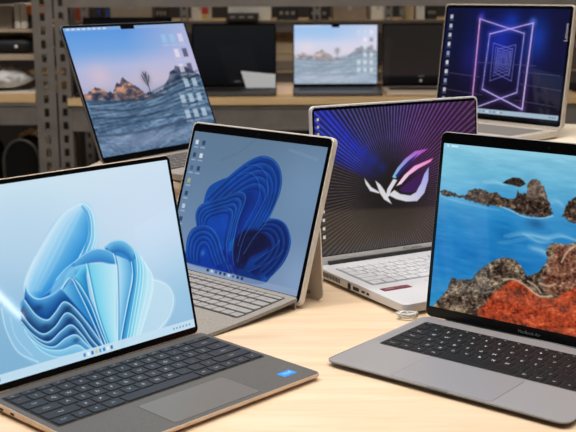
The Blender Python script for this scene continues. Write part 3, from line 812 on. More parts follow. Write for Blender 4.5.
def build_D():
    t = laptop(D, 'space grey laptop at front right showing a blue sea with rust-orange rocks')
    base_body(D, 'base', mD, t, r=.012, b=.0028, foot=.0025, wedge=lambda y: .0025+.0022*(max(0, -y-.10)/.112)**2)
    feet(D, t, M_rubber, .0022)
    keyboard(D, t, -.1345, .1345, -.1245, -.0235, 'D', mD_well, mD_key, mD_leg, gap=.0024, hgt=.0008, ls=.0062)
    touchpad(D, t, -.063, .063, -.206, -.1305, mD_pad, mD_line)
    for s in (-1, 1):
        g = MB()
        for i in range(3):
            for k in range(30):
                x = s*(.1405+i*.0022); y = -.028-k*.0031; r = .0005
                g.add([(x-r, y-r, D.ztop(y)+.0002), (x+r, y-r, D.ztop(y)+.0002), (x+r, y+r, D.ztop(y)+.0002), (x-r, y+r, D.ztop(y)+.0002)], [(0, 1, 2, 3)])
        g.build('speaker_grille', mD_line, t)
    L = lid(D, t, mD, M_black, None, thick=.0045, r=.009, bez=(.001, .001, .0012, .001))
    paint_D().mesh('screen', screen_mat(), D.W*1000, L, -.0007)
    camera_dot(L, 0, .2325, M_lens)
    flip_text('MacBook Air', .0056, -.002, .0062, -.0008, mat('grey_lettering', (104, 104, 106), .6), L)
    MB().tube([(-.12, .002, D.t-.0035), (.12, .002, D.t-.0035)], .005, 12).build('hinge', mD_hinge, t)
    MB().slab(-.014, .014, -D.D-.0003, -D.D+.004, 0, 1, r=.003, b=0, seg=4).xf(lambda x, y, z: (x, y, D.ztop(-D.D)+(.0004 if z > .5 else -.001))).build('finger_notch', mD_line, t)
build_D()

# ================================================================== lake-and-rocks picture shared by two silver laptops
def paint_lake(x0, x1, z0, z1, nx, ny, bright=0.):
    c = Canvas(0, 100, 0, 70, nx, ny)
    X, Y = c.X, c.Y
    c.vgrad([(0, (70, 100, 128)), (.55, (180, 178, 206)), (.68, (172, 182, 220)), (.82, (112, 162, 222)), (1, (88, 148, 222))])
    a = np.clip((X-45)/55, 0, 1)*np.clip((Y-36)/14, 0, 1)
    c.blend((slice(None), slice(None)), (196, 186, 216), a*.75)
    c.glow(16, 43, 9, (206, 188, 206), .85, px=False, ry=6); c.glow(60, 40, 22, (206, 190, 206), .5, px=False, ry=7)
    # hills
    prof = np.interp(X, [0, 8, 12, 17, 22, 27, 33, 37, 42, 48, 56, 64, 70, 74, 80, 88, 94, 100], [34, 35.5, 36.5, 35, 32.5, 38, 40.5, 39, 35, 31.5, 30.5, 33, 36.5, 41.5, 44.5, 44, 42, 38])+(fbm(X/3, X*0+1, 3, 4)-.5)*3
    n = fbm(X/4, Y/2.2, 4, 3)
    hill = np.stack([np.interp(n, [.25, .45, .6, .75], v) for v in ([46, 84, 142, 206], [50, 80, 112, 152], [72, 96, 106, 122])], -1)
    cool = np.stack([np.interp(n, [.25, .5, .75], v) for v in ([28, 66, 120], [40, 80, 128], [62, 104, 150])], -1)
    w = np.clip((X-44)/18, 0, 1)[..., None]
    c.blend((slice(None), slice(None)), hill*(1-w)+cool*w, np.clip((prof-Y)/.8+.5, 0, 1))
    # bare tree
    for p in ([(52, 31), (52.3, 36), (52, 42)], [(52, 35), (50, 39), (49.4, 41.5)], [(52.1, 36), (54.4, 39.5), (55, 41)], [(52, 39), (51, 43)], [(52, 38), (53.4, 43)]):
        c.line(p, .7, (52, 60, 74), .9, .5, px=False)
    c.glow(52, 39.5, 3.2, (70, 76, 90), .6, px=False)
    # slabs of rock sweeping to the lake
    warp = Y+5*np.sin(X/18+.6)-X*.05+4*(fbm(X/14, Y/10, 3, 8)-.5)
    st = .5*fbm(X/17, warp/1.6, 4, 11)+.12+.26*fbm(X/1.9+warp*.3, Y/1.3, 3, 17)
    shore = np.interp(X, [0, 20, 40, 55, 75, 100], [31, 29.5, 27, 27.5, 34, 37])+2*(n-.5)
    rock = np.stack([np.interp(st, [.25, .42, .55, .72], v) for v in ([36, 70, 98, 142], [56, 98, 128, 166], [80, 128, 160, 192])], -1)
    c.blend((slice(None), slice(None)), rock, np.clip((shore-Y)/1.2+.5, 0, 1))
    for k in range(8):
        f = k/7.; q = [(99, 41-16*f), (75, 36.6-16*f), (51, 31-13*f), (27, 28-11.5*f), (2, 28.5-13*f)]
        c.line(q, .9, (30, 46, 66), .5-.2*f, 1.2, px=False); c.line([(x, y-1.3) for x, y in q], .9, (150, 182, 208), .3, 1.2, px=False)
    for k in range(4):
        c.line([(33-k*1.2, 36.5-k*1.2), (37-k*1.6, 34-k*.8), (46-k*2, 32.0-k*.4)], .5, (60, 52, 54), .5, .8, px=False)
    for k, (y0, y1, y2) in enumerate(((26, 22, 27), (21, 18, 24), (13, 14.5, 16), (30, 27, 33))):
        c.line([(2, y0), (30, y1+1), (60, y1+2), (98, y2)], 1.0, (28, 46, 70), .6, 1.2, px=False)
    c.glow(40, 6, 42, (140, 152, 178), .55, px=False, ry=5)
    c.line([(0, 11.5), (30, 10.5), (60, 12), (100, 15)], 1.3, (58, 70, 96), .7, 1.2, px=False)
    # icon columns at the right
    rnd = random.Random(5)
    for k in range(6):
        for q in range(3):
            x = 76+q*7.5; y = 64-k*9
            if k > 0 and q == 0 and k < 4: continue
            on_hill = y < 46
            c.rect(x, x+4.2, y-5, y, (190, 208, 222) if on_hill else rnd.choice([(222, 214, 232), (70, 66, 96), (150, 196, 230), (236, 222, 236)]), .75, .8)
            c.rect(x-.8, x+5, y-7, y-6, (190, 200, 220), .5, .7)
    # menu bar
    c.rect(0, 100, 68.2, 70, (150, 178, 214), .6, .5)
    for k in range(8): c.rect(2+k*4, 4.6+k*4, 68.7, 69.6, (220, 230, 242), .8, .4)
    if bright:
        c.C = 255-(255-c.C)*(1-bright)
    d = Canvas(x0, x1, z0, z1, nx, ny); d.C = c.C
    return d
mE = mat('dark_silver_alloy', (92, 90, 92), .4, .4)
mE_deck = mat('silver_deck', (150, 142, 134), .5, .2)
def build_E():
    E = Spec(.3126, .221, .243, .0135, -.21369, 1.91518, .94039, .3808, .13209, .95)
    t = laptop(E, 'tall dark silver laptop at upper left showing a rocky lake picture, on a pale riser')
    base_body(E, 'base', mE_deck, t, r=.011, b=.003, foot=.002)
    feet(E, t, M_rubber)
    keyboard(E, t, -.138, .138, -.125, -.022, 'E', mD_well, mat('dark_taupe_key', (84, 78, 74), .6), mD_leg, gap=.0024, hgt=.0009, ls=.006)
    touchpad(E, t, -.065, .065, -.212, -.132, mE_deck, mD_line)
    L = lid(E, t, mE, M_black, None, thick=.0045, r=.010, bez=(.0012, .0012, .0012, .0012))
    paint_lake(5, 307.6, 11, 237.5, 300, 230).mesh('screen', screen_mat(), E.W*1000, L, -.0007)
    strip_xz(L, 'camera_notch', M_black, -.017, .017, .2315, .2385, -.0011, -.0003, .002)
    strip_xz(t, 'hinge', mD_hinge, -.12, .12, .007, .0125, -.002, .005, .001)
build_E()

# ================================================================== I: pale laptop at right, neon doorways
I = Spec(.317, .22, .2384, .015, .41859, 2.20613, -.84025, .12444, .14509, .9)
def paint_I():
    c = Canvas(8, 309, 12, 230, 320, 240, I.trace)
    c.vgrad([(0, (16, 10, 26)), (.3, (16, 12, 46)), (.6, (12, 20, 78)), (1, (8, 16, 62))])
    c.glow(500, 40, 34, (26, 44, 170), .8, ry=40); c.glow(540, 38, 26, (22, 66, 180), .7, ry=36); c.glow(512, 22, 20, (30, 70, 210), .5); c.glow(470, 60, 30, (36, 30, 120), .4)
    c.glow(482, 16, 8, (60, 60, 220), .6); c.glow(533, 22, 9, (60, 130, 240), .5)
    c.rect(8, 60, 12, 230, (9, 10, 22), .45, 30); c.rect(262, 320, 12, 230, (12, 12, 40), .6, 40)
    c.glow(555, 110, 40, (14, 8, 20), .8)
    def neon(pts, w, c1, c2=None, g=.5):
        c.line(pts, w*5, c1, g*.45, w*6, False, col2=c2); c.line(pts, w, c1, 1, .9, False, col2=c2); c.line(pts, w*.4, (238, 220, 255), .75, .7, False)
    pink, lil, blue = (206, 110, 214), (168, 146, 240), (120, 120, 230)
    A_ = np.array([(480.2, 19), (524.5, 33.5), (517, 92.5), (471.5, 109)]); B_ = np.array([(533.5, 23), (522.3, 109.5), (482.5, 89), (490, 34)])
    ctr = np.array((503.5, 60.5))
    for A0, f, w, al in ((A_, 1, 2.0, .5), (B_, 1, 2.2, .6)):
        pass
    neon([A_[3], A_[0]], 2.2, pink, (232, 140, 226)); neon([A_[0], A_[1]], 1.6, lil); neon([A_[1], A_[2]], 1.4, blue); neon([A_[2], A_[3]], 1.8, lil)
    neon([B_[0], B_[1]], 2.4, lil, (214, 176, 250)); neon([B_[1], B_[2]], 2.2, lil); neon([B_[2], B_[3]], 1.4, blue); neon([B_[3], B_[0]], 1.8, lil)
    for f, w in ((.42, 1.1), (.32, .9), (.24, .8), (.17, .7), (.11, .6)):
        for Q in (A_, B_):
            q = [tuple(ctr+(p-ctr)*f) for p in Q]
            for k in range(4): c.line([q[k], q[(k+1) % 4]], w, (126, 126, 220), .85, .8, False)
    c.glow(503.5, 60, 9, (90, 96, 190), .5, ry=14)
    for p in ([(474, 62), (536, 66)], [(444, 72), (480, 77)], [(520, 84), (562, 91)], [(440, 88), (482, 95)], [(515, 100), (556, 107)], [(436, 99), (470, 106)], [(523, 72), (560, 76)]):
        c.line(p, 1.1, (112, 104, 150), .6, 1, False)
    # icons
    rnd = random.Random(2)
    for k in range(10):
        x = 17; z = 216-k*19
        c.rect(x, x+7, z-8, z, rnd.choice([(200, 206, 214), (150, 170, 200), (220, 222, 226), (120, 150, 180)]), .9); c.rect(x-2, x+9, z-12, z-10, (150, 156, 170), .5)
    # taskbar
    c.rect(7, 310, 11, 18, (8, 8, 10), 1, .8); c.rect(8, 309, 18, 27, (168, 190, 206), .95, .8)
    for k in range(9): c.rect(100+k*9, 104+k*9, 20.5, 24.5, [(60, 90, 140), (220, 226, 232), (90, 120, 150)][k % 3], .7)
    for k in range(3): c.rect(288+k*6, 291+k*6, 20.5, 24, (80, 96, 120), .8)
    return c
mI = mat('pale_champagne_alloy', (204, 194, 182), .4, .25)
def build_I():
    t = laptop(I, 'champagne-edged laptop at upper right with crossed purple neon doorways on its screen')
    base_body(I, 'base', mI, t, r=.011, b=.003, foot=.002)
    feet(I, t, M_rubber)
    keyboard(I, t, -.136, .136, -.128, -.026, 'I', mat('grey_tray', (120, 114, 108), .6), mat('greige_key', (158, 150, 142), .6), None, keys=False)
    touchpad(I, t, -.06, .06, -.206, -.136, mI, mD_line)
    L = lid(I, t, mI, M_black, None, thick=.012, r=.008, bez=(.0022, .0022, .0055, .0022))
    paint_I().mesh('screen', screen_mat(), I.W*1000, L, -.0007)
    camera_dot(L, 0, .2335, M_lens)
    b = flip_text('Lenovo', .0115, .147, .186, -.0010, mat('pale_lettering', (188, 184, 196), .5), L, rot=PI/2-.0)
    for s in (-1, 1): strip_xz(t, 'hinge', mI, s*.105-.022, s*.105+.022, .008, .0195, -.004, .008, .003)
build_I()

# ================================================================== table and risers
mT = wood_mat('birch_tabletop', (214, 184, 150), (232, 207, 177), .42)
def build_table():
    t = thing('table', 'light birch table holding the front laptops', 'table', (.1, 1.6, -.84))
    MB().slab(-1.15, 1.2, -1.05, .815, .808, .84, r=.01, b=.002, seg=4).build('tabletop', mT, t)
    mL = mat('grey_table_leg', (110, 108, 104), .5, .4)
    for x in (-1.05, 1.1):
        for y in (-.95, .72):
            MB().slab(x-.025, x+.025, y-.025, y+.025, .012, .808, r=.004, b=0, seg=3).build('leg', mL, t)
    for y in (-.95, .72): MB().box(-1.02, 1.07, y-.012, y+.012, .73, .805).build('apron', mL, t)
build_table()
def riser(name, label, x, y, rz, w, d, h, m, mtop):
    t = thing(name, label, 'riser', (x, y, 0), rz)
    MB().slab(-w/2, w/2, -d/2, d/2, .0005, h-.012, r=.004, b=.001, seg=3).build('body', m, t)
    MB().slab(-w/2-.004, w/2+.004, -d/2-.004, d/2+.004, h-.012, h, r=.005, b=.001, seg=3).build('top_panel', mtop, t)
mR = mat('pale_carton', (214, 196, 172), .75, 0, .04, 18)
mRt = mat('cream_panel', (226, 212, 190), .6, 0, .03, 18)
riser('laptop_riser', 'pale cream riser under the tall silver laptop at upper left', -.135, 1.875, -.14, .40, .36, .1321, mR, mRt)
riser('laptop_riser', 'pale cream riser under the neon-picture laptop at right', .40, 2.19, -.30, .56, .34, .1451, mR, mRt)

# ================================================================== racks
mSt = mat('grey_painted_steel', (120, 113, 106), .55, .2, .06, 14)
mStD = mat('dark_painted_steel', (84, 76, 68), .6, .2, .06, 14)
mWd = wood_mat('pine_shelf_board', (206, 168, 116), (224, 192, 142), .55, (1.5, 18, 18))
mWe = mat('pine_board_edge', (214, 178, 116), .6, 0, .05, 30)
FLOOR = -.84
def upright(parent, x, y, w, z0, z1, m, depth=.04, pitch=.046, hw=.017, hh=.026, off=0., name='upright', x_side=1):
    """slotted angle post: a front flange with a row of slots and a plain return"""
    b = MB(); t = .0025
    b.box(x-w/2, x-hw/2, y-t, y, z0, z1); b.box(x+hw/2, x+w/2, y-t, y, z0, z1)
    z = z0
    zz = z0+off
    while z < z1:
        e = min(z1, z+pitch-hh)
        b.box(x-hw/2, x+hw/2, y-t, y, z, e); z = z+pitch
    xs = x+x_side*(w/2)
    b.box(min(xs, xs-x_side*t), max(xs, xs-x_side*t), y, y+depth, z0, z1)
    return b.build(name, m, parent)
def beam(parent, x0, x1, y, z0, z1, m, name='beam'):
    b = MB().box(x0, x1, y, y+.03, z0, z1)
    b.box(x0, x1, y-.004, y, z1-.012, z1); b.box(x0, x1, y-.004, y, z0, z0+.010)
    return b.build(name, m, parent)
def zrow(py, y):
    """height of the photograph's row py on an upright plane at distance y"""
    d = ray(288, py); return CAMH+d.z/d.y*y
def xcol(px, y, py=80):
    d = ray(px, py); return d.x/d.y*y
YR = 3.72
ZD = zrow(97.5, YR)                       # shelf that carries the small laptops
def rack_right():
    y = YR; yb = y+.62
    t = thing('shelving_rack', 'grey slotted steel rack with a pine shelf carrying the row of small laptops', 'shelving rack', (0, y, FLOOR))
    t.location = (0, 0, FLOOR); f = -FLOOR
    x0, x1 = xcol(64, y), xcol(590, y)
    xr = xcol(64, y)
    for x, yy, sd in ((x0, y, 1), (x1, y, -1), (x0+.02, yb, 1), (x1-.02, yb, -1)):
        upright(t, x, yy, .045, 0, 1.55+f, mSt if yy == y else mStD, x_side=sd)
    z = ZD+f
    MB().slab(x0+.01, x1-.01, y-.012, yb, z-.024, z, r=.003, b=.0008, seg=2).build('shelf', mWd, t)
    beam(t, x0+.02, x1-.02, y, z-.112, z-.0245, mSt)
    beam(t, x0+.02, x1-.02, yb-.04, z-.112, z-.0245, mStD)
    # top tier
    z2 = zrow(6.5, y)+f
    beam(t, x0+.02, x1-.02, y, z2, z2+.075, mSt)
    MB().box(x0+.02, x1-.02, y, yb, z2+.077, z2+.095).build('shelf', mWd, t)
    # low tier
    z3 = -.36+f
    MB().box(x0+.02, x1-.02, y, yb, z3-.02, z3).build('shelf', mWd, t)
    beam(t, x0+.02, x1-.02, y, z3-.10, z3-.0205, mSt)
rack_right()
def rack_left():
    y = YR; yb = y+.55
    t = thing('shelving_rack', 'grey slotted steel rack at far left holding the black pouch and the silver bag', 'shelving rack', (0, 0, FLOOR)); f = -FLOOR
    x1 = xcol(45.5, y); x0 = x1-1.1
    for x, yy, sd in ((x1, y, -1), (x0, y, 1), (x1-.02, yb, -1), (x0+.02, yb, 1)):
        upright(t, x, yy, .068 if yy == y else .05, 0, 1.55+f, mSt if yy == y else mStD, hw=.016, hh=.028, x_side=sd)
    z = zrow(92.5, y)+f
    MB().slab(x0+.02, x1-.036, y-.004, yb, z-.029, z, r=.002, b=.0008, seg=2).build('shelf', [mWd], t)
    MB().slab(x0+.02, x1-.04, y+.02, yb-.02, z, z+.004, r=.002, b=.0005, seg=2).build('shelf_liner', mat('white_liner', (222, 214, 202), .7), t)
    beam(t, x0+.02, x1-.034, y+.002, z-.106, z-.0295, mSt)
    z = zrow(54, y)+f
    MB().box(x0+.02, x1-.036, y+.004, yb, z-.016, z).build('shelf', mat('pale_shelf_board', (176, 156, 132), .7, 0, .05, 12), t)
    z = zrow(28.5, y)+f
    MB().box(x0+.02, x1-.036, y+.05, yb, z-.010, z).build('shelf', mat('pale_shelf_board', (176, 156, 132), .7), t)
    z = zrow(192, y)+f
    MB().box(x0+.02, x1-.036, y+.004, yb, z-.02, z).build('shelf', mWd, t)
    beam(t, x0+.02, x1-.034, y+.002, z-.1, z-.0205, mSt)
    z = zrow(0, y)+f
    beam(t, x0+.02, x1-.034, y+.002, z+.012, z+.09, mSt)
rack_left()
YB = 5.2
SB = [(zrow(20.5, YB), 'upper'), (zrow(72, YB), 'mid')]
mStB = mat('brown_grey_steel', (92, 82, 74), .6, .2, .06, 14)
def rack_back():
    t = thing('shelving_rack', 'grey slotted steel rack standing behind, full of cartons and white boxes', 'shelving rack', (0, 0, FLOOR)); f = -FLOOR
    y = YB; yb = y+.5
    for px in (84, 184, 317, 388.5, 402, 560):
        upright(t, xcol(px, y, 10), y, .036 if px != 402 else .022, 0, 2.05+f, mSt, hw=.014, hh=.024, pitch=.05)
    x0, x1 = xcol(20, y), xcol(600, y)
    for z, _ in SB:
        MB().box(x0, x1, y+.003, yb, z+f-.018, z+f).build('shelf', mWd, t)
        beam(t, x0, x1, y-.012, z+f-.055, z+f-.0003, mStB)
    beam(t, x0, x1, y+.004, zrow(-4, y)+f, zrow(-4, y)+f+.06, mSt)
rack_back()

def carton(px0, px1, py0, py1, y, depth, col, label, cat='box', name='carton', tape=True, rest=None, group=None, lidcol=None, rz=0.):
    """closed box whose front face is at distance y; rest = height of what it stands on"""
    x0, x1 = xcol(px0, y, (py0+py1)/2), xcol(px1, y, (py0+py1)/2); z1 = zrow(py0, y); z0 = zrow(py1, y) if rest is None else rest
    w = x1-x0; h = z1-z0
    t = thing(name, label, cat, ((x0+x1)/2, y+depth/2, z0), rz, group)
    m = mat('carton_%d_%d_%d' % tuple(col), col, .75, 0, .05, 14)
    MB().slab(-w/2, w/2, -depth/2, depth/2, .0005, h, r=.004, b=.0015, seg=2).build('body', m, t)
    if tape:
        b = MB().box(-w*.06, w*.06, -depth/2-.0012, depth/2+.0012, h-.0005, h+.0012); b.box(-w*.06, w*.06, -depth/2-.0014, -depth/2, h*.72, h+.0012)
        b.build('tape', mat('brown_tape', np.array(col)*.8, .4), t)
    if lidcol is not None:
        MB().box(-w/2-.002, w/2+.002, -depth/2-.002, depth/2+.002, h*.62, h+.002).build('lid', mat('lid_%d_%d_%d' % tuple(lidcol), lidcol, .6), t)
    return t
u, md = SB[0][0], SB[1][0]
BK = 'boxes on the back rack'
t = carton(191, 209, 6, 20.5, YB+.06, .2, (222, 214, 196), 'white box with a red and yellow label, left on the back rack', rest=u, group=BK)
# its printed label
lx = (xcol(209, YB+.06)-xcol(191, YB+.06)); lb = MB(); hh = zrow(6, YB+.06)-u
lb.box(lx*.08, lx*.46, -.1022, -.1002, hh*.45, hh*.95, 0); lb.box(lx*.12, lx*.42, -.1030, -.1022, hh*.12, hh*.42, 1)
lb.build('printed_label', [mat('red_print', (188, 52, 36), .6), mat('yellow_print', (206, 168, 70), .6)], t)
carton(228, 271, 6, 20.5, YB+.05, .26, (226, 220, 206), 'long white box with dark panel above the dark laptop', rest=u, tape=False, group=BK)
def dark_unit(px0, px1, py0, py1, y, rest, label, cat='device', name='control_unit', col=(34, 30, 28)):
    x0, x1 = xcol(px0, y, 12), xcol(px1, y, 12); z1 = zrow(py0, y); w = x1-x0; h = z1-rest
    t = thing(name, label, cat, ((x0+x1)/2, y+.06, rest))
    MB().slab(-w/2, w/2, -.06, .06, .0005, h, r=.006, b=.003, seg=3).build('housing', mat('dark_housing_%d' % col[0], col, .5), t)
    b = MB()
    for k in range(3): b.box(-w*.38+k*w*.28, -w*.38+k*w*.28+w*.16, -.0625, -.06, h*.4, h*.62)
    b.build('front_panel', mat('pale_buttons', (150, 136, 120), .5), t)
    return t
dark_unit(226, 258, 13, 20.5, YB-.09+.02, u, 'low dark unit with pale buttons, in front of the long white box')
dark_unit(277, 298, 6, 20.5, YB+.04, u, 'black box between two white boxes on the back rack, above the gap', 'box', 'black_case', (16, 16, 18))
dark_unit(309, 329, 7, 20.5, YB+.08, u, 'dark brown device on the back rack above the bright lake laptop', col=(42, 32, 28))
carton(333, 367, 7, 20.5, YB+.05, .3, (150, 132, 112), 'brown carton on the back rack above the bright lake laptop', rest=u, group=BK)
carton(371, 385, 6, 20.5, YB+.05, .2, (230, 222, 206), 'small white box beside the slotted post on the back rack', rest=u, group=BK)
carton(405, 414, 5, 20.5, YB+.06, .15, (196, 170, 128), 'narrow tan box with dark stripe on the back rack', rest=u, group=BK, tape=True)
carton(416, 425, 5, 20.5, YB+.06, .2, (224, 218, 208), 'narrow white box between tan box and dark case on the back rack', rest=u, group=BK)
dark_unit(427, 437, 6, 20.5, YB+.04, u, 'narrow dark case at the right of the white box on the back rack', 'box', 'black_case', (26, 24, 26))
carton(110, 152, 3, 20.5, YB+.08, .3, (150, 136, 118), 'brown carton on the back rack above the tall silver laptop', rest=u, group=BK)
dark_unit(155, 168, 5, 20.5, YB+.06, u, 'dark brown device beside the carton above the tall silver laptop', col=(46, 36, 30))
carton(68, 80, 3, 20.5, YB+.06, .15, (160, 66, 40), 'small rust red box beside the slotted post at upper left', rest=u, group=BK)
def blue_pouch():
    y = YB+.02; p = Vector((xcol(101.5, y, 11), y+.05, u))
    b = MB(); n = 10
    pts = [(-.028+.056*k/8, 0, .034+.006*math.sin(k)) for k in range(9)]
    b.tube(pts, [.012, .024, .030, .033, .033, .033, .030, .024, .012], 12)
    o = b.build('cloth_pouch', mat('blue_cloth', (54, 82, 150), .85), None, (p.x, p.y, u+.005)); tag(o, 'small blue cloth pouch on the back rack above the tall silver laptop', 'pouch')
blue_pouch()
# wicker basket strip above the dark laptop's right corner
def basket():
    y = YB-.02; x0, x1 = xcol(262, y, 26), xcol(291, y, 26); z0 = md
# middle shelf cartons seen in the gap between the small laptops
carton(268, 299, 33, 53, YB+.08, .3, (206, 182, 148), 'upper tan carton seen between the two small laptops', rest=zrow(54.5, YB+.06)+.0035, group='stacked cartons on the middle shelf')
carton(266, 300, 54.5, 72, YB+.06, .32, (132, 120, 106), 'lower grey-brown carton seen between the two small laptops', rest=md, group='stacked cartons on the middle shelf', lidcol=(190, 168, 138))
carton(562, 590, 40, 72, YB+.08, .3, (110, 96, 80), 'brown carton at the far right edge behind the neon-picture laptop', rest=md)
# small pale box on the pine shelf
carton(276.5, 293.5, 86, 94.5, YR+.10, .10, (232, 206, 180), 'small pinkish box on the pine shelf between two laptops', rest=ZD, tape=False)

# left rack contents
def left_items():
    y = YR+.05
    zs = zrow(54, YR)
    # black padded pouch with a white stud
    x0, x1 = xcol(-14, y, 45), xcol(30.5, y, 45); h = zrow(35, y)-zs
    t = thing('padded_pouch', 'black padded pouch with a white stud on the upper left shelf', 'pouch', ((x0+x1)/2, y+.06, zs)); w = x1-x0
    b = MB(); pts = [(-w/2+w*k/10, 0, h*.5) for k in range(11)]
    b.tube(pts, [h*.3, h*.42, h*.48, .5*h, .5*h, .5*h, .5*h, .5*h, .49*h, .44*h, .3*h], 16); b.build('body', mat('black_nylon', (20, 24, 30), .55, bump=.3, scale=60), t)
    MB().tube([(w*.13, -h*.5-.001, h*.42), (w*.13, -h*.5-.006, h*.42)], .006, 10).build('stud', mat('white_stud', (236, 236, 232), .4), t)
    carton(-30, 33, 29, 54, YR+.22, .25, (176, 160, 138), 'open beige carton behind the black pouch', rest=zs, tape=False)
    # top shelf: grey carton, white folded sheet, dark case
    zt = zrow(28.5, YR)
    carton(-30, 12, 4, 28.5, YR+.12, .3, (142, 130, 118), 'grey-brown carton on the topmost left shelf', rest=zt)
    for k, (a, b_, col, lab) in enumerate(((14, 20, (214, 206, 194), 'pale book standing left of the cream book on the topmost left shelf'), (20.5, 27, (232, 224, 208), 'cream book standing beside an orange-topped case on the topmost left shelf'))):
        q = carton(a, b_, 2, 28.5, YR+.1, .2, col, lab, 'book', 'book', False, rest=zt, group='books on the topmost left shelf')
    q = carton(28, 33, 5, 28.5, YR+.1, .2, (40, 34, 32), 'dark case with an orange top on the topmost left shelf', 'case', 'storage_case', False, rest=zt, lidcol=(206, 110, 40))
    # silver crinkled bag on the pine board
    zb = zrow(92.5, YR); ys = YR+.105
    x0, x1 = xcol(-20, ys, 75), xcol(34, ys, 75); h = zrow(64, ys)-zb; w = x1-x0
    n, m_ = 26, 18; rnd = np.random.default_rng(3); vs = []
    for i in range(m_+1):
        for k in range(n):
            a = 2*PI*k/n; v = i/m_; s = math.sin(PI*min(max(v, .03), .97))**.55
            wob = 1+.16*(float(fbm(np.array(k*.9+3.), np.array(i*.8), 3, 6))-.5)*2
            z = max(.0, h*.5+h*.5*math.sin(a)*s*wob*(1-.25*v))
            vs.append((-w/2+w*v, .085*math.cos(a)*s*wob, z))
    fs = [(i*n+k, i*n+(k+1) % n, (i+1)*n+(k+1) % n, (i+1)*n+k) for i in range(m_) for k in range(n)]+[tuple(range(n-1, -1, -1)), tuple(m_*n+k for k in range(n))]
    o = MB().add(vs, fs).build('plastic_bag', mat('silver_film', (232, 230, 228), .5, 0, .16, 26, bump=1.0), None, ((x0+x1)/2, ys, zb+.0045))
    tag(o, 'crinkled silver bag lying on the pine board of the left rack', 'bag')
    # under the board: black hoops and a white box on the low shelf
    zl = zrow(192, YR)
    for px, w, lab, dy in ((26, .125, 'black dome-topped case under the left rack, nearer the slotted posts', .12), (-14, .10, 'black dome-topped case under the left rack, cut by the picture edge', .12)):
        yy = YR+dy; x = xcol(px, yy, 150); top = zrow(136, yy)-zl
        t = thing('domed_case', lab, 'case', (x, yy, zl), 0, 'domed cases under the left rack')
        n = 18; h0 = top-w*.62
        prof = [(-w/2, .0005), (w/2, .0005)]+[(w/2*math.cos(PI*k/n), h0+w*.62*math.sin(PI*k/n)) for k in range(n+1)]
        b = MB().prism([(a, z) for a, z in prof], -.07, .07); b.xf(lambda a, q, z: (q, a, z)); b.f = [tuple(reversed(f)) for f in b.f]
        b.build('shell', mat('black_case_shell', (10, 9, 9), .8, spec=.2), t)
        MB().tube([(a, -.071, z) for a, z in prof[1:]+prof[:1]], .006, 8).build('rim', mat('dark_grey_rim', (64, 58, 54), .5), t)
    carton(20, 40, 133, 192, YR+.30, .18, (236, 228, 214), 'white box standing behind the black domed cases under the left rack', rest=zl)
left_items()

# ================================================================== small laptops on the pine shelf
def shelf_laptop(px, row_h, W, H, D_, th, mshell, mdeck, label, paint, group=None, rz=0., zc=None, keys=False):
    y = YR+.235; x = xcol(px, y, 88)
    sp = Spec(W, D_, H, .014, x, y, rz, th, ZD, .9)
    t = laptop(sp, label, group)
    base_body(sp, 'base', mdeck, t, r=.009, b=.003, foot=.002)
    feet(sp, t, M_rubber)
    keyboard(sp, t, -W*.43, W*.43, -.12, -.024, 'S', mD_well, mD_key, None, keys=False)
    touchpad(sp, t, -.055, .055, -.19, -.13, mdeck, mD_line)
    L = lid(sp, t, mshell, M_black, None, thick=.005, r=.007, bez=(.0012, .0012, .0012, .0012))
    c = paint(sp, W*1000, H*1000)
    c.mesh('screen', screen_mat(), W*1000, L, -.0007)
    strip_xz(t, 'hinge', mD_hinge, -W*.4, W*.4, .008, .0135, -.002, .006, .001)
    return sp, t, L
def paint_dark(kind):
    def f(sp, W, H):
        c = Canvas(5, W-5, 12, H-5, 110, 80)
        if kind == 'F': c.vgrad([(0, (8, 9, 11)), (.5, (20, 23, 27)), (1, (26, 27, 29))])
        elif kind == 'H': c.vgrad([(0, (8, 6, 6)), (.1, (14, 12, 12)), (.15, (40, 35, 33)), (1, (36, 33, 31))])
        else: c.vgrad([(0, (14, 14, 16)), (1, (14, 14, 16))])
        if kind == 'H':
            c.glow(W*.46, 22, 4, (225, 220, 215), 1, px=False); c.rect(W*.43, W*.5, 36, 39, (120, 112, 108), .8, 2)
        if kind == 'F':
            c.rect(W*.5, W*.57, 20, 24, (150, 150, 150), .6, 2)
        return c
    return f
mF = mat('black_alloy', (30, 30, 32), .4, .3)
hs = zrow(24, YR+.25)-ZD-.014
shelf_laptop(234.5, 0, .302, hs+.002, .205, .06, mF, mat('dark_grey_deck', (70, 68, 66), .5), 'blank dark-screened laptop left of the bright lake laptop on the pine shelf', paint_dark('F'), 'dark-screened laptops on the pine shelf')
def paint_G(sp, W, H): return paint_lake(4, W-4, 12, H-4, 150, 110, .40)
sp, t, L = shelf_laptop(335.5, 0, .306, hs, .212, .06, mat('midnight_alloy', (66, 64, 70), .4, .4), mat('midnight_deck', (86, 82, 84), .45, .2), 'small laptop on the pine shelf showing a bright lake and rocks picture', paint_G)
strip_xz(L, 'camera_notch', M_black, -.014, .014, L.dimensions.z-.014 if False else hs-.0125, hs-.003, -.0012, -.0003, .002)
shelf_laptop(424, 0, .306, hs, .212, .06, mat('beige_alloy', (196, 180, 162), .45, .2), mat('beige_deck', (206, 188, 166), .5, .1), 'blank dark-screened laptop with a pale beige base beside the neon-picture laptop', paint_dark('H'), 'dark-screened laptops on the pine shelf')
shelf_laptop(129, 0, .318, zrow(16.5, YR+.25)-ZD-.014, .212, .06, mF, mF, 'black laptop on the pine shelf almost hidden behind the tall silver laptop', paint_dark('J'), 'dark-screened laptops on the pine shelf')
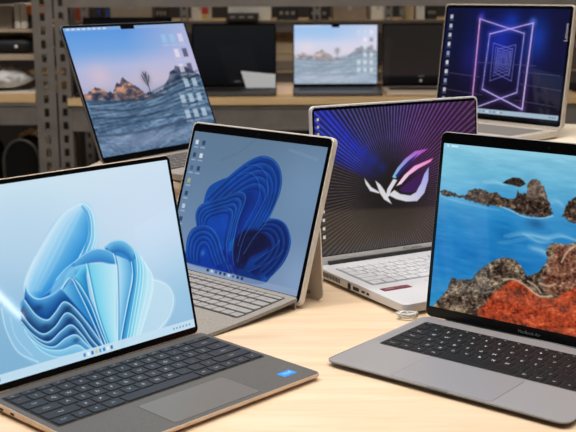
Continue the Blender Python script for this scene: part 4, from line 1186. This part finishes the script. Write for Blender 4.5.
# white card added as a solid stand-in for the mirrored patch in the dark screen
def reflection():
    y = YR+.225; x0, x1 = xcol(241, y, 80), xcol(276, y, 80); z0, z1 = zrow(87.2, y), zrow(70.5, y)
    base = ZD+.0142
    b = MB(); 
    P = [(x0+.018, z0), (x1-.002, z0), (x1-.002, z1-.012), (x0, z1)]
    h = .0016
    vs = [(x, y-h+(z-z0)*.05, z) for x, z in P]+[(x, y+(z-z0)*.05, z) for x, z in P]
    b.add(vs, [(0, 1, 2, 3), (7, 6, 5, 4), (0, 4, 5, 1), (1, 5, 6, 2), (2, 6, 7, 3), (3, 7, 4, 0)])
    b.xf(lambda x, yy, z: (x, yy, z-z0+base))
    o = b.build('screen_reflection', mat('reflection_white', (240, 246, 250), .5)); tag(o, 'slanted white card added for the mirrored patch on the dark-screened laptop of the pine shelf', 'reflection')
reflection()

# ================================================================== room
def room():
    x0, x1, y0, y1, z0, z1 = -4.2, 27, -5.6, 6.4, FLOOR, 2.4
    mw = mat('warm_grey_wall', (56, 49, 44), .8, 0, .05, 2); mf = mat('concrete_floor', (118, 108, 98), .6, 0, .08, 5); mc = mat('ceiling_white', (216, 212, 206), .9)
    for n, a, m in (('floor', (x0, x1, y0, y1, z0-.1, z0), mf), ('ceiling', (x0, x1, y0, y1, z1, z1+.1), mc), ('wall_back', (x0, x1, y1, y1+.1, z0, z1), mw),
                    ('wall_front', (x0, x1, y0-.1, y0, z0, z1), mw), ('wall_left', (x0-.1, x0, y0, y1, z0, z1), mw), ('wall_right', (x1, x1+.1, y0, y1, z0, z1), mw)):
        struct(MB().box(*a).build(n, m))
room()
def area(name, loc, rot, sx, sy, power, col=(1, 1, 1)):
    l = bpy.data.lights.new(name, 'AREA'); l.shape = 'RECTANGLE'; l.size = sx; l.size_y = sy; l.energy = power; l.color = col
    o = bpy.data.objects.new(name, l); COL.objects.link(o); o.location = loc; o.rotation_euler = rot
    return o
WH = (1, .975, .94)
area('ceiling_lamp', (.3, 1.35, 2.35), (0, 0, 0), 1.3, .9, 51, WH)
area('ceiling_lamp', (20.97, -4.0, 2.35), (0, 0, math.atan2(-1.58, 8.58)), 8.72, .13, 75, WH)
area('ceiling_lamp', (-1.3, 1.3, 2.35), (0, 0, 0), 1.2, .3, 40, WH)
area('ceiling_lamp', (1.4, 0.0, 2.35), (0, 0, 0), 1.2, .3, 20, WH)
area('ceiling_lamp', (-.2, 2.9, 2.35), (0, 0, 0), 2.4, .3, 9, WH)
area('ceiling_lamp', (0, 4.6, 2.35), (0, 0, 0), 2.6, .25, 26, (1, .95, .88))
w = bpy.data.worlds.new('World'); sc.world = w; w.use_nodes = True
w.node_tree.nodes['Background'].inputs[0].default_value = (.9, .95, 1, 1); w.node_tree.nodes['Background'].inputs[1].default_value = .03
